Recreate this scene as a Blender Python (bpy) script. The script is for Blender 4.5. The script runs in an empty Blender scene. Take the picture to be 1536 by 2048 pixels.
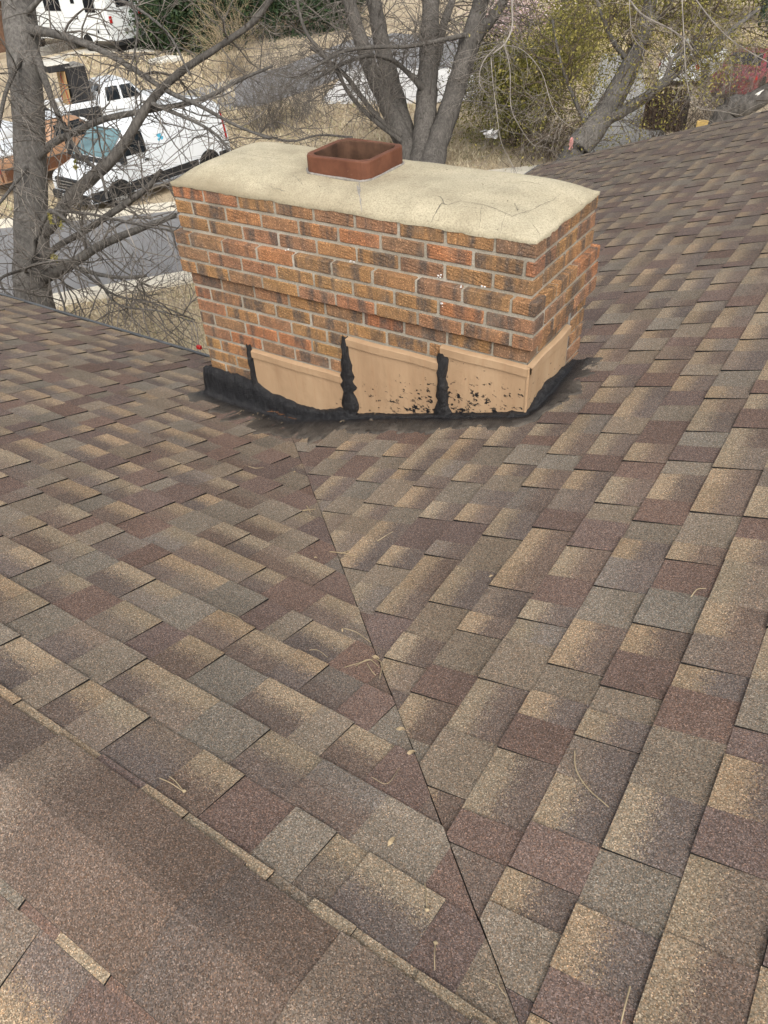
import bpy, bmesh, math, random
import numpy as np
from mathutils import Matrix, Vector

# ------------------------------------------------------------------ camera
sc = bpy.context.scene
Z0 = 5.7                                            # street level is z = 0, chimney datum is 5.7 m above it
CAM_R = np.array([[0.8384189851509842, 0.542471302570406, -0.05271139559868246],
                  [0.31191614050212574, -0.5568838920672985, -0.7697977994579063],
                  [-0.44694734212505605, 0.6289715547173368, -0.6361075826649165]])
CAM_C = np.array([2.791369851655599, -2.418747476371715, 1.1546143431251823 + Z0])
FPX = 1500.0
cam_d = bpy.data.cameras.new('camera')
cam = bpy.data.objects.new('camera', cam_d)
sc.collection.objects.link(cam)
sc.camera = cam
cam_d.sensor_fit = 'VERTICAL'
cam_d.sensor_height = 24.0
cam_d.lens = FPX / 2048 * 24.0
cam_d.clip_start = 0.05
cam_d.clip_end = 2000
m = Matrix.Identity(4)
for i in range(3):
    m[i][0] = CAM_R[0][i]; m[i][1] = -CAM_R[1][i]; m[i][2] = -CAM_R[2][i]; m[i][3] = CAM_C[i]
cam.matrix_world = m

# ------------------------------------------------------------------ world, sun, exposure
SUN_EL, SUN_AZ = math.radians(44), math.radians(140)   # azimuth clockwise from +Y
w = bpy.data.worlds.new('World'); sc.world = w; w.use_nodes = True
nt = w.node_tree; bg = nt.nodes['Background']
sky = nt.nodes.new('ShaderNodeTexSky'); sky.sky_type = 'NISHITA'; sky.sun_disc = False
sky.sun_elevation = SUN_EL; sky.sun_rotation = SUN_AZ
sky.air_density = 1.0; sky.dust_density = 4.0; sky.ozone_density = 1.0
hs = nt.nodes.new('ShaderNodeHueSaturation'); hs.inputs['Saturation'].default_value = 0.2
nt.links.new(sky.outputs[0], hs.inputs['Color']); nt.links.new(hs.outputs[0], bg.inputs[0])
bg.inputs[1].default_value = 0.13
sd = bpy.data.lights.new('sun', 'SUN'); sd.energy = 2.0; sd.angle = math.radians(50); sd.color = (1, .95, .87)
sun = bpy.data.objects.new('sun', sd); sc.collection.objects.link(sun)
sdir = Vector((math.sin(SUN_AZ) * math.cos(SUN_EL), math.cos(SUN_AZ) * math.cos(SUN_EL), math.sin(SUN_EL)))
sun.rotation_euler = sdir.to_track_quat('Z', 'Y').to_euler()
sun.location = (0, 0, 30)
vs = sc.view_settings
vs.view_transform = 'Standard'; vs.look = 'None'; vs.gamma = 1; vs.use_curve_mapping = False
vs.exposure = 0.43
sc.cycles.max_bounces = 5; sc.cycles.diffuse_bounces = 2; sc.cycles.glossy_bounces = 2; sc.cycles.transmission_bounces = 2; sc.cycles.transparent_max_bounces = 4
sc.cycles.use_adaptive_sampling = True; sc.cycles.adaptive_threshold = 0.03

# ------------------------------------------------------------------ helpers
COL = sc.collection
rng = np.random.default_rng(7)
random.seed(7)

def ray(u, v):
    return CAM_R.T @ np.array([(u - 768) / FPX, (v - 1024) / FPX, 1.0])
def at(u, v, dist):                       # a point of the place seen at that spot, dist metres along the view axis
    return CAM_C + ray(u, v) * dist
def gnd(u, v, z=0.0):
    r = ray(u, v); return CAM_C + r * ((z - CAM_C[2]) / r[2])
def proj(P):
    q = (np.atleast_2d(np.asarray(P, float)) - CAM_C) @ CAM_R.T
    return np.c_[768 + FPX * q[:, 0] / q[:, 2], 1024 + FPX * q[:, 1] / q[:, 2]], q[:, 2]

WO = {}                                   # world origin of each parent that is not rotated
def link(o, parent=None):
    COL.objects.link(o)
    if parent is not None: o.parent = parent
    return o
def tag(o, label=None, cat=None, group=None, kind=None):
    if label: o['label'] = label
    if cat: o['category'] = cat
    if group: o['group'] = group
    if kind: o['kind'] = kind
    return o
def thing(name, loc, label, cat, group=None, rz=0.0):
    o = bpy.data.objects.new(name, None); link(o)
    o.empty_display_size = .2
    o.location = loc; o.rotation_euler = (0, 0, rz)
    WO[o.name] = np.array(loc, float)
    return tag(o, label, cat, group)

def mesh_np(name, V, F, mats=None, midx=None, smooth=False, attrs=None):
    """F is a list of tuples or an (M,k) array"""
    me = bpy.data.meshes.new(name)
    V = np.asarray(V, np.float32)
    if isinstance(F, np.ndarray):
        M, k = F.shape
        loops = F.ravel().astype(np.int32); starts = (np.arange(M) * k).astype(np.int32)
    else:
        lens = np.array([len(f) for f in F], np.int32); M = len(F)
        loops = np.array([i for f in F for i in f], np.int32)
        starts = np.r_[0, np.cumsum(lens)[:-1]].astype(np.int32)
    me.vertices.add(len(V)); me.vertices.foreach_set('co', V.ravel())
    me.loops.add(len(loops)); me.loops.foreach_set('vertex_index', loops)
    me.polygons.add(M); me.polygons.foreach_set('loop_start', starts)
    if mats is not None:
        for mm in (mats if isinstance(mats, (list, tuple)) else [mats]): me.materials.append(mm)
    if midx is not None: me.polygons.foreach_set('material_index', np.asarray(midx, np.int32))
    me.update(calc_edges=True)
    me.polygons.foreach_set('use_smooth', np.full(M, bool(smooth)))
    if attrs:
        for an, arr in attrs.items():
            a = me.attributes.new(an, 'FLOAT_COLOR', 'POINT')
            a.data.foreach_set('color', np.asarray(arr, np.float32).ravel())
    me.validate()
    return me

def put(name, V, F, mat, parent=None, world=True, smooth=False, midx=None, attrs=None, base=False, origin=None):
    """one mesh object; verts in world space (world=True) or in the parent's frame"""
    V = np.asarray(V, float)
    org = WO.get(parent.name, np.zeros(3)) if (parent is not None and world) else np.zeros(3)
    if origin is not None: c = np.asarray(origin, float)
    else:
        lo, hi = V.min(0), V.max(0); c = (lo + hi) / 2
        if base: c[2] = lo[2]
    me = mesh_np(name, V - c, F, mat, midx, smooth, attrs)
    o = bpy.data.objects.new(name, me); link(o, parent)
    o.location = c - org
    WO[o.name] = c if world else c
    return o

class MB:
    """collects shapes for one mesh"""
    def __init__(s): s.v = []; s.f = []; s.m = []
    def add(s, V, F, mi=0):
        b = len(s.v); s.v += [tuple(map(float, p)) for p in V]
        s.f += [tuple(int(i) + b for i in f) for f in F]; s.m += [mi] * len(F); return s
    def box(s, lo, hi, mi=0):
        x0, y0, z0 = lo; x1, y1, z1 = hi
        return s.add([(x0, y0, z0), (x1, y0, z0), (x1, y1, z0), (x0, y1, z0), (x0, y0, z1), (x1, y0, z1), (x1, y1, z1), (x0, y1, z1)],
                     [(0, 3, 2, 1), (4, 5, 6, 7), (0, 1, 5, 4), (1, 2, 6, 5), (2, 3, 7, 6), (3, 0, 4, 7)], mi)
    def bbox(s, lo, hi, b=.01, mi=0):     # bevelled box
        bm = bmesh.new(); bmesh.ops.create_cube(bm, size=1)
        for v in bm.verts:
            v.co = Vector([(lo[i] + hi[i]) / 2 + v.co[i] * (hi[i] - lo[i]) for i in range(3)])
        bmesh.ops.bevel(bm, geom=list(bm.edges), offset=b, segments=1, affect='EDGES')
        bm.verts.index_update()
        s.add([v.co for v in bm.verts], [[v.index for v in f.verts] for f in bm.faces], mi); bm.free(); return s
    def cyl(s, p0, p1, r0, r1=None, n=16, mi=0, caps=True):
        r1 = r0 if r1 is None else r1
        p0, p1 = np.array(p0, float), np.array(p1, float); t = (p1 - p0) / np.linalg.norm(p1 - p0)
        a = np.cross(t, [0, 0, 1] if abs(t[2]) < .9 else [1, 0, 0]); a /= np.linalg.norm(a); b = np.cross(t, a)
        an = np.linspace(0, 2 * math.pi, n, endpoint=False)
        R = np.cos(an)[:, None] * a + np.sin(an)[:, None] * b
        V = np.r_[p0 + R * r0, p1 + R * r1]
        F = [(i, (i + 1) % n, n + (i + 1) % n, n + i) for i in range(n)]
        if caps: F += [tuple(range(n))[::-1], tuple(range(n, 2 * n))]
        return s.add(V, F, mi)
    def prism(s, poly, z0, z1, mi=0):
        n = len(poly)
        return s.add([(p[0], p[1], z0) for p in poly] + [(p[0], p[1], z1) for p in poly],
                     [tuple(range(n))[::-1], tuple(range(n, 2 * n))] + [(i, (i + 1) % n, n + (i + 1) % n, n + i) for i in range(n)], mi)
    def grid(s, G, mi=0):                 # G: (a,b,3)
        a, b = G.shape[:2]
        return s.add(G.reshape(-1, 3), [(i * b + j, i * b + j + 1, (i + 1) * b + j + 1, (i + 1) * b + j) for i in range(a - 1) for j in range(b - 1)], mi)
    def build(s, name, mat, parent=None, world=True, smooth=False, base=False):
        multi = isinstance(mat, (list, tuple))
        return put(name, s.v, s.f, mat, parent, world, smooth, s.m if multi else None, base=base)

class Tubes:
    def __init__(s): s.V = []; s.F = []; s.n = 0
    def add(s, P, r, k=3):
        P = np.asarray(P, float); r = np.asarray(r, float); n = len(P)
        T = np.gradient(P, axis=0); T /= np.linalg.norm(T, axis=1)[:, None] + 1e-9
        ref = np.array([.31, .47, .83]); a = np.cross(T, ref); a /= np.linalg.norm(a, axis=1)[:, None] + 1e-9
        b = np.cross(T, a)
        an = np.arange(k) * (2 * math.pi / k)
        ring = P[:, None, :] + r[:, None, None] * (np.cos(an)[None, :, None] * a[:, None, :] + np.sin(an)[None, :, None] * b[:, None, :])
        s.V.append(ring.reshape(-1, 3))
        i = np.arange(n - 1)[:, None] * k; j = np.arange(k)[None, :]; j2 = (j + 1) % k
        s.F.append(np.stack([i + j, i + j2, i + k + j2, i + k + j], -1).reshape(-1, 4) + s.n)
        s.n += n * k
    def build(s, name, mat, parent=None, smooth=True):
        return put(name, np.concatenate(s.V), np.concatenate(s.F), mat, parent, smooth=smooth)

def smooth_path(P, n=6):
    P = np.asarray(P, float); Q = np.r_[[2 * P[0] - P[1]], P, [2 * P[-1] - P[-2]]]
    out = []
    for i in range(1, len(Q) - 2):
        for t in np.linspace(0, 1, n, endpoint=False):
            a, b, c, d = Q[i - 1], Q[i], Q[i + 1], Q[i + 2]
            out.append(.5 * ((2 * b) + (-a + c) * t + (2 * a - 5 * b + 4 * c - d) * t * t + (-a + 3 * b - 3 * c + d) * t ** 3))
    out.append(P[-1]); return np.array(out)

# ------------------------------------------------------------------ materials
class NT:
    def __init__(s, name):
        s.mat = bpy.data.materials.new(name); s.mat.use_nodes = True
        s.t = s.mat.node_tree; s.b = s.t.nodes['Principled BSDF']
        s.b.inputs['Roughness'].default_value = .85; s.b.inputs['Specular IOR Level'].default_value = .3
    def n(s, typ, **kw):
        nd = s.t.nodes.new(typ)
        for k, v in kw.items():
            if k in nd.inputs: nd.inputs[k].default_value = v
            else: setattr(nd, k, v)
        return nd
    def l(s, a, b): s.t.links.new(a, b)
    def pos(s): return s.n('ShaderNodeNewGeometry').outputs['Position']
    def obj(s): return s.n('ShaderNodeTexCoord').outputs['Object']
    def mapping(s, vec, scale=(1, 1, 1), loc=None):
        mp = s.n('ShaderNodeMapping'); mp.inputs['Scale'].default_value = scale; s.l(vec, mp.inputs['Vector'])
        if loc is not None: s.l(loc, mp.inputs['Location'])
        return mp.outputs[0]
    def noise(s, vec, scale, detail=3, rough=.6):
        nd = s.n('ShaderNodeTexNoise'); nd.inputs['Scale'].default_value = scale; nd.inputs['Detail'].default_value = detail
        nd.inputs['Roughness'].default_value = rough; s.l(vec, nd.inputs['Vector']); return nd.outputs['Fac']
    def voro(s, vec, scale, out='Color', feature='F1'):
        nd = s.n('ShaderNodeTexVoronoi', feature=feature); nd.inputs['Scale'].default_value = scale; s.l(vec, nd.inputs['Vector']); return nd.outputs[out]
    def ramp(s, fac, stops, interp='LINEAR'):
        nd = s.n('ShaderNodeValToRGB'); cr = nd.color_ramp; cr.interpolation = interp
        while len(cr.elements) < len(stops): cr.elements.new(.5)
        for e, (p, c) in zip(cr.elements, stops):
            e.position = p; e.color = (*c, 1) if hasattr(c, '__len__') else (c, c, c, 1)
        s.l(fac, nd.inputs[0]); return nd.outputs[0]
    def mix(s, fac, a, b, mode='MIX'):
        nd = s.n('ShaderNodeMix', data_type='RGBA', blend_type=mode)
        for sock, v in ((nd.inputs[0], fac), (nd.inputs[6], a), (nd.inputs[7], b)):
            if hasattr(v, 'is_linked'): s.l(v, sock)
            elif hasattr(v, '__len__'): sock.default_value = (*v, 1)
            else: sock.default_value = v
        return nd.outputs[2]
    def math(s, op, a, b=0.0, c=None, clamp=False):
        nd = s.n('ShaderNodeMath', operation=op); nd.use_clamp = clamp
        for i, v in enumerate((a, b) if c is None else (a, b, c)):
            if hasattr(v, 'is_linked'): s.l(v, nd.inputs[i])
            else: nd.inputs[i].default_value = v
        return nd.outputs[0]
    def color(s, c):
        if hasattr(c, 'is_linked'): s.l(c, s.b.inputs['Base Color'])
        else: s.b.inputs['Base Color'].default_value = (*c, 1)
    def bump(s, h, strength=.4, dist=.01):
        nd = s.n('ShaderNodeBump'); nd.inputs['Strength'].default_value = strength; nd.inputs['Distance'].default_value = dist
        s.l(h, nd.inputs['Height']); s.l(nd.outputs[0], s.b.inputs['Normal'])

def plain(name, c, rough=.6, metal=0., nscale=None, amt=.25, bump=None, spec=.3, coat=0.):
    t = NT(name); t.b.inputs['Roughness'].default_value = rough; t.b.inputs['Metallic'].default_value = metal
    t.b.inputs['Specular IOR Level'].default_value = spec
    if coat: t.b.inputs['Coat Weight'].default_value = coat; t.b.inputs['Coat Roughness'].default_value = .08
    if nscale:
        p = t.obj(); f = t.noise(p, nscale, 4)
        a = tuple(x * (1 - amt) for x in c); b = tuple(min(1, x * (1 + amt)) for x in c)
        t.color(t.ramp(f, [(.3, a), (.7, b)]))
        if bump: t.bump(t.noise(p, nscale * 2.5, 4), bump[0], bump[1])
    else: t.color(c)
    return t.mat

MAT = {}
def mk_shingle(name='shingle_granules'):
    t = NT(name); p = t.pos()
    a0 = t.n('ShaderNodeAttribute', attribute_name='c0'); a1 = t.n('ShaderNodeAttribute', attribute_name='c1')
    nz = t.noise(p, 55, 3)
    tt = t.math('ADD', a0.outputs['Alpha'], t.math('MULTIPLY', t.math('SUBTRACT', nz, .5), .35))
    sm = t.n('ShaderNodeMapRange', interpolation_type='SMOOTHSTEP'); sm.inputs[1].default_value = .04; sm.inputs[2].default_value = .80
    t.l(tt, sm.inputs[0])
    vc = t.voro(p, 500); sep = t.n('ShaderNodeSeparateColor'); t.l(vc, sep.inputs[0])
    dith = t.math('MULTIPLY_ADD', t.math('SUBTRACT', sm.outputs[0], t.math('MULTIPLY_ADD', sep.outputs[2], .7, .15)), 2.6, .5, clamp=True)
    col = t.mix(dith, a0.outputs['Color'], a1.outputs['Color'])
    g = t.ramp(sep.outputs[0], [(0, .42), (.35, .75), (.75, 1.08), (.93, 1.45), (1, 2.2)])
    col = t.mix(1.0, col, g, 'MULTIPLY')
    hue = t.ramp(sep.outputs[1], [(0, (1.18, .97, .80)), (.5, (1, 1, 1)), (1, (.94, .98, .99))])
    col = t.mix(1.0, col, hue, 'MULTIPLY')
    big = t.ramp(t.noise(p, 2.6, 5, .65), [(.25, .80), (.5, 1.0), (.75, 1.14)])
    col = t.mix(1.0, col, big, 'MULTIPLY')
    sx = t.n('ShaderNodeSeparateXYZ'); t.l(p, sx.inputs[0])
    far_shade = t.math('ADD', t.math('MULTIPLY', t.math('SUBTRACT', sx.outputs[1], t.math('MULTIPLY', sx.outputs[0], .5)), .16), t.math('MULTIPLY', t.noise(p, 1.1, 4), .5))
    col = t.mix(t.ramp(far_shade, [(.2, 0), (.9, .42)]), col, (.085, .073, .064))  # tree shade painted into the colour, blotchy, deeper toward the far left roof
    t.color(col); t.b.inputs['Roughness'].default_value = .92; t.b.inputs['Specular IOR Level'].default_value = .2
    t.bump(sep.outputs[1], .5, .0022)
    return t.mat
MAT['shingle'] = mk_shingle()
MAT['asphalt_edge'] = plain('asphalt_cut_edge', (.012, .011, .010), .9)
MAT['deck'] = plain('dark_underlay', (.02, .018, .016), .95)

def mk_brick():
    t = NT('rustic_brick'); oi = t.n('ShaderNodeObjectInfo'); rnd = oi.outputs['Random']
    p = t.obj()
    cmb = t.n('ShaderNodeCombineXYZ'); t.l(t.math('MULTIPLY', rnd, 57.3), cmb.inputs[0]); t.l(t.math('MULTIPLY', rnd, 31.7), cmb.inputs[1]); t.l(t.math('MULTIPLY', rnd, 91.1), cmb.inputs[2])
    add = t.n('ShaderNodeVectorMath', operation='ADD'); t.l(p, add.inputs[0]); t.l(cmb.outputs[0], add.inputs[1]); q = add.outputs[0]
    body = t.ramp(rnd, [(0, (.315, .178, .086)), (.2, (.36, .20, .088)), (.36, (.315, .165, .095)), (.5, (.29, .17, .10)), (.66, (.38, .215, .09)), (.8, (.325, .172, .10)), (.93, (.40, .17, .085)), (1, (.35, .195, .09))])
    var = t.ramp(t.noise(q, 14, 4), [(.25, (.72, .76, .82)), (.55, (1, 1, 1)), (.8, (1.3, 1.22, 1.08))])
    col = t.mix(1, body, var, 'MULTIPLY')
    band = t.noise(t.mapping(q, (17, 2.5, 2.5)), 1.0, 2, .5)
    bm_ = t.ramp(band, [(.49, 0), (.62, 1)])
    soft = t.math('MULTIPLY', bm_, t.ramp(t.noise(q, 60, 3), [(.3, .45), (.6, .9)]))
    col = t.mix(soft, col, (.10, .083, .072))
    vc = t.voro(q, 330); sep = t.n('ShaderNodeSeparateColor'); t.l(vc, sep.inputs[0])
    col = t.mix(1, col, t.ramp(sep.outputs[0], [(0, .55), (.4, .88), (.85, 1.12), (.95, 1.5), (1, 2.2)]), 'MULTIPLY')
    # pressed curved scratches
    ws = t.n('ShaderNodeTexWave', wave_type='RINGS', rings_direction='SPHERICAL'); t.l(t.mapping(q, (9, 9, 16)), ws.inputs['Vector'])
    ws.inputs['Scale'].default_value = 1.6; ws.inputs['Distortion'].default_value = 9; ws.inputs['Detail'].default_value = 2; ws.inputs['Detail Scale'].default_value = .8
    sc_ = t.ramp(ws.outputs['Fac'], [(0, 0), (.10, 1), (1, 1)])
    msk = t.ramp(t.noise(q, 11, 1), [(.48, 1), (.56, 0)])
    scr = t.math('MAXIMUM', sc_, msk)
    col = t.mix(1, col, t.ramp(scr, [(0, .5), (1, 1)]), 'MULTIPLY')
    mort = t.ramp(t.noise(t.pos(), 7, 4), [(.55, 0), (.8, .30)])
    col = t.mix(mort, col, (.36, .31, .24))
    t.color(col); t.b.inputs['Roughness'].default_value = .9
    h = t.math('ADD', t.math('MULTIPLY', scr, .7), t.math('ADD', t.noise(q, 90, 4), t.math('MULTIPLY', sep.outputs[1], .35)))
    t.bump(h, .8, .004)
    return t.mat
MAT['brick'] = mk_brick()
def mk_mortar():
    t = NT('mortar'); p = t.pos()
    c = t.ramp(t.noise(p, 5, 5), [(.3, (.27, .236, .185)), (.5, (.37, .332, .268)), (.72, (.50, .46, .39))])
    c = t.mix(1, c, t.ramp(t.noise(p, 160, 2), [(.3, .75), (.7, 1.15)]), 'MULTIPLY')
    t.color(c); t.bump(t.noise(p, 130, 4), .7, .004); return t.mat
MAT['mortar'] = mk_mortar()
def mk_crown():
    t = NT('crown_concrete'); p = t.pos()
    c = t.ramp(t.noise(p, 2.3, 5), [(.25, (.37, .318, .222)), (.5, (.47, .415, .295)), (.75, (.55, .495, .365))])
    c = t.mix(1, c, t.ramp(t.noise(p, 170, 3), [(.28, .62), (.5, 1), (.75, 1.2)]), 'MULTIPLY')
    c = t.mix(t.ramp(t.noise(p, 34, 4), [(.69, 0), (.73, .55)]), c, (.10, .085, .06))
    c = t.mix(1, c, t.ramp(t.noise(p, 9, 5), [(.3, .84), (.65, 1.06)]), 'MULTIPLY')
    sz = t.n('ShaderNodeSeparateXYZ'); t.l(p, sz.inputs[0])      # weathering plus shade of the sloping edge, painted along the lower rim
    low = t.math('ADD', t.math('MULTIPLY', t.math('SUBTRACT', sz.outputs[2], 5.903), 17), t.math('MULTIPLY', t.math('SUBTRACT', t.noise(p, 6, 4), .5), 1.3))
    xf = t.ramp(t.math('MULTIPLY', sz.outputs[0], .55), [(.15, .75), (.62, .12)])
    c = t.mix(t.math('MULTIPLY', t.ramp(low, [(.25, 1), (.8, 0)]), xf), c, (.25, .21, .14))
    t.color(c); t.b.inputs['Roughness'].default_value = .93
    t.bump(t.math('ADD', t.noise(p, 140, 4), t.math('MULTIPLY', t.noise(p, 18, 4), 1.6)), .55, .005); return t.mat
MAT['crown'] = mk_crown()
def mk_flue():
    t = NT('flue_clay'); p = t.pos()
    c = t.ramp(t.noise(p, 12, 5), [(.3, (.105, .040, .023)), (.6, (.155, .062, .035)), (.8, (.20, .086, .05))])
    c = t.mix(t.ramp(t.noise(p, 22, 5), [(.67, 0), (.72, .5)]), c, (.36, .25, .2))
    t.color(c); t.b.inputs['Roughness'].default_value = .7; t.bump(t.noise(p, 120, 4), .35, .003); return t.mat
MAT['flue'] = mk_flue()
MAT['soot'] = plain('sooty_clay', (.085, .045, .028), .9, nscale=14, amt=.5)
MAT['crack'] = plain('crack_dark', (.20, .18, .14), .95, nscale=30, amt=.4)
MAT['caulk'] = plain('grey_caulk', (.27, .25, .225), .8, nscale=60, amt=.3)
def mk_flash():
    t = NT('tan_painted_metal'); p = t.pos()
    c = t.ramp(t.noise(t.mapping(p, (9, 9, 2.2)), 1.0, 5), [(.3, (.365, .240, .143)), (.55, (.43, .292, .178)), (.8, (.48, .345, .22))])
    rust = t.ramp(t.noise(t.mapping(p, (60, 60, 5)), 1.0, 4), [(.55, 0), (.8, .35)])
    c = t.mix(rust, c, (.32, .15, .07))
    # tar smears daubed along the lower part of each panel
    sep = t.n('ShaderNodeSeparateXYZ'); t.l(p, sep.inputs[0])
    rel = t.math('SUBTRACT', sep.outputs[2], t.math('MULTIPLY_ADD', sep.outputs[0], .312, 4.6494))
    rel2 = t.math('MAXIMUM', rel, 0)
    thr = t.math('MULTIPLY_ADD', rel2, .66, .478)
    nz = t.noise(t.mapping(p, (36, 36, 58)), 1.0, 5, .65)
    dx = t.math('MULTIPLY', t.math('ABSOLUTE', t.math('SUBTRACT', sep.outputs[0], 1.42)), .22)
    f = t.math('SUBTRACT', nz, t.math('ADD', thr, dx))
    tar = t.ramp(t.math('MULTIPLY_ADD', f, 8, .4), [(.35, 0), (.6, 1)])
    c = t.mix(tar, c, (.012, .012, .013))
    t.color(c); t.b.inputs['Roughness'].default_value = .5
    t.bump(t.math('ADD', t.noise(p, 9, 3), t.math('MULTIPLY', tar, .5)), .55, .01); return t.mat
MAT['flash'] = mk_flash()
def mk_tar():
    t = NT('roof_tar'); p = t.pos()
    a = t.n('ShaderNodeAttribute', attribute_name='c0')
    c = t.ramp(t.noise(p, 25, 6, .7), [(.3, (.010, .010, .012)), (.55, (.018, .018, .02)), (.78, (.045, .044, .042))])
    dust = t.math('MULTIPLY', a.outputs['Alpha'], t.ramp(t.noise(p, 18, 5, .7), [(.32, .3), (.6, 1)]))
    grit = t.mix(1, (.105, .090, .075), t.ramp(t.voro(p, 420, 'Distance'), [(0, .5), (.6, 1.5)]), 'MULTIPLY')
    c = t.mix(dust, c, grit)
    t.color(c); t.l(t.math('MULTIPLY_ADD', dust, .4, .42), t.b.inputs['Roughness'])
    t.bump(t.math('ADD', t.noise(p, 40, 5, .7), t.math('MULTIPLY', t.noise(p, 160, 3), .4)), .8, .012); return t.mat
MAT['tar'] = mk_tar()
def mk_bark(name, a, b, sc=1.0):
    t = NT(name); p = t.obj()
    q = t.mapping(p, (22 * sc, 22 * sc, 3.2 * sc)); n1 = t.noise(q, 1, 5, .65)
    c = t.ramp(n1, [(.3, a), (.7, b)])
    c = t.mix(1, c, t.ramp(t.noise(p, 2.4, 4), [(.3, .78), (.7, 1.2)]), 'MULTIPLY')
    t.color(c); t.b.inputs['Roughness'].default_value = .95; t.bump(n1, .9, .03); return t.mat
MAT['bark'] = mk_bark('grey_bark', (.058, .053, .048), (.172, .160, .146))
MAT['bark2'] = mk_bark('dark_grey_bark', (.045, .041, .037), (.145, .132, .118))
def mk_twig(name, a, b):
    t = NT(name); p = t.pos(); t.color(t.ramp(t.noise(p, 3.5, 4), [(.3, a), (.7, b)])); t.b.inputs['Roughness'].default_value = .9; return t.mat
MAT['twig'] = mk_twig('grey_twigs', (.062, .054, .048), (.20, .178, .155))
MAT['twig_l'] = mk_twig('pale_twigs', (.15, .132, .115), (.36, .325, .285))
MAT['twig_d'] = mk_twig('brown_twigs', (.05, .036, .028), (.15, .115, .088))
MAT['straw'] = plain('straw', (.36, .285, .18), .9, nscale=25, amt=.3)
MAT['deadleaf'] = plain('dead_leaf', (.37, .285, .175), .9, nscale=40, amt=.35)
MAT['needle'] = plain('rusty_needles', (.20, .09, .04), .9, nscale=30, amt=.4)
def mk_leaf(name, stops, tr=.25):
    t = NT(name)
    a = t.n('ShaderNodeAttribute', attribute_name='c0')
    t.color(t.ramp(a.outputs['Alpha'], stops)); t.b.inputs['Roughness'].default_value = .7
    return t.mat
MAT['ever'] = mk_leaf('evergreen_dark', [(0, (.010, .022, .010)), (.6, (.026, .05, .02)), (1, (.06, .085, .03))])
MAT['olive'] = mk_leaf('bush_olive', [(0, (.05, .06, .014)), (.35, (.14, .145, .03)), (.7, (.26, .235, .055)), (1, (.34, .285, .095))])
MAT['spring'] = mk_leaf('spring_leaf', [(0, (.10, .10, .022)), (.5, (.21, .19, .045)), (1, (.33, .275, .09))])
MAT['blossom'] = mk_leaf('pink_blossom', [(0, (.30, .16, .16)), (.5, (.56, .40, .41)), (1, (.80, .70, .71))])
MAT['dry'] = mk_leaf('dry_leaf', [(0, (.16, .10, .045)), (.5, (.34, .25, .12)), (1, (.55, .43, .24))])
MAT['grassb'] = mk_leaf('grass_blade', [(0, (.36, .29, .19)), (.5, (.54, .45, .31)), (.85, (.64, .56, .40)), (1, (.24, .25, .11))])

def mk_ground():
    t = NT('dry_lawn'); p = t.pos()
    c = t.ramp(t.noise(p, .32, 5, .62), [(.3, (.29, .222, .148)), (.45, (.44, .355, .245)), (.6, (.53, .44, .31)), (.75, (.60, .51, .37))])
    g = t.ramp(t.noise(p, .17, 4), [(.58, 0), (.72, .45)])
    c = t.mix(g, c, (.155, .16, .06))
    c = t.mix(1, c, t.ramp(t.noise(t.mapping(p, (1, 1, 1)), 9, 5, .75), [(.3, .6), (.5, 1), (.72, 1.35)]), 'MULTIPLY')
    t.color(c); t.bump(t.noise(p, 14, 5, .75), .8, .06); return t.mat
MAT['lawn'] = mk_ground()
def mk_asphalt(name, a, b):
    t = NT(name); p = t.pos()
    c = t.ramp(t.noise(p, .6, 5), [(.3, a), (.7, b)]); c = t.mix(1, c, t.ramp(t.noise(p, 30, 4, .8), [(.3, .8), (.7, 1.2)]), 'MULTIPLY')
    t.color(c); t.b.inputs['Roughness'].default_value = .85; return t.mat
MAT['road'] = mk_asphalt('street_asphalt', (.19, .19, .195), (.24, .238, .24))
MAT['conc'] = mk_asphalt('pale_concrete', (.46, .43, .37), (.58, .55, .48))
MAT['kerb'] = mk_asphalt('kerb_concrete', (.60, .55, .45), (.72, .67, .56))
MAT['drive'] = mk_asphalt('driveway_concrete', (.55, .54, .52), (.66, .65, .63))
MAT['drive2'] = mk_asphalt('grey_driveway', (.27, .265, .25), (.36, .35, .335))
MAT['straw_bed'] = mk_asphalt('straw_litter', (.34, .26, .13), (.60, .49, .30))
MAT['white'] = plain('white_paint', (.74, .77, .80), .3, spec=.5, coat=.4)
MAT['white_rv'] = plain('white_gelcoat', (.74, .77, .77), .4, spec=.5)
MAT['clad'] = plain('black_cladding', (.02, .021, .023), .6, nscale=20, amt=.3)
MAT['tyre'] = plain('tyre_rubber', (.012, .012, .012), .85)
MAT['rim'] = plain('wheel_rim', (.42, .43, .44), .35, metal=.7)
MAT['glass'] = plain('dark_glass', (.012, .016, .02), .06, spec=.6)
MAT['windscreen'] = plain('windscreen_glass', (.12, .20, .22), .07, spec=.7, nscale=1.5, amt=.4)
MAT['brown_paint'] = plain('brown_paint', (.115, .05, .026), .4, spec=.5)
MAT['tan_paint'] = plain('tan_paint', (.38, .22, .13), .4, spec=.5)
MAT['red_lens'] = plain('red_lens', (.36, .02, .018), .25, spec=.5)
MAT['chrome'] = plain('dull_chrome', (.5, .5, .5), .3, metal=.9)
MAT['blue'] = plain('blue_sticker', (.08, .38, .55), .5, nscale=12, amt=.5)
MAT['cab_dark'] = plain('charcoal_cabinet', (.025, .025, .027), .5, nscale=6, amt=.3)
MAT['ply'] = plain('tan_plywood', (.36, .235, .11), .8, nscale=4, amt=.2)
MAT['red_strap'] = plain('red_strap', (.36, .06, .04), .8)
MAT['red_paint'] = plain('red_paint', (.22, .03, .045), .4, spec=.5, coat=.4)
MAT['fascia'] = plain('grey_fascia', (.10, .105, .11), .6, nscale=8)
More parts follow.
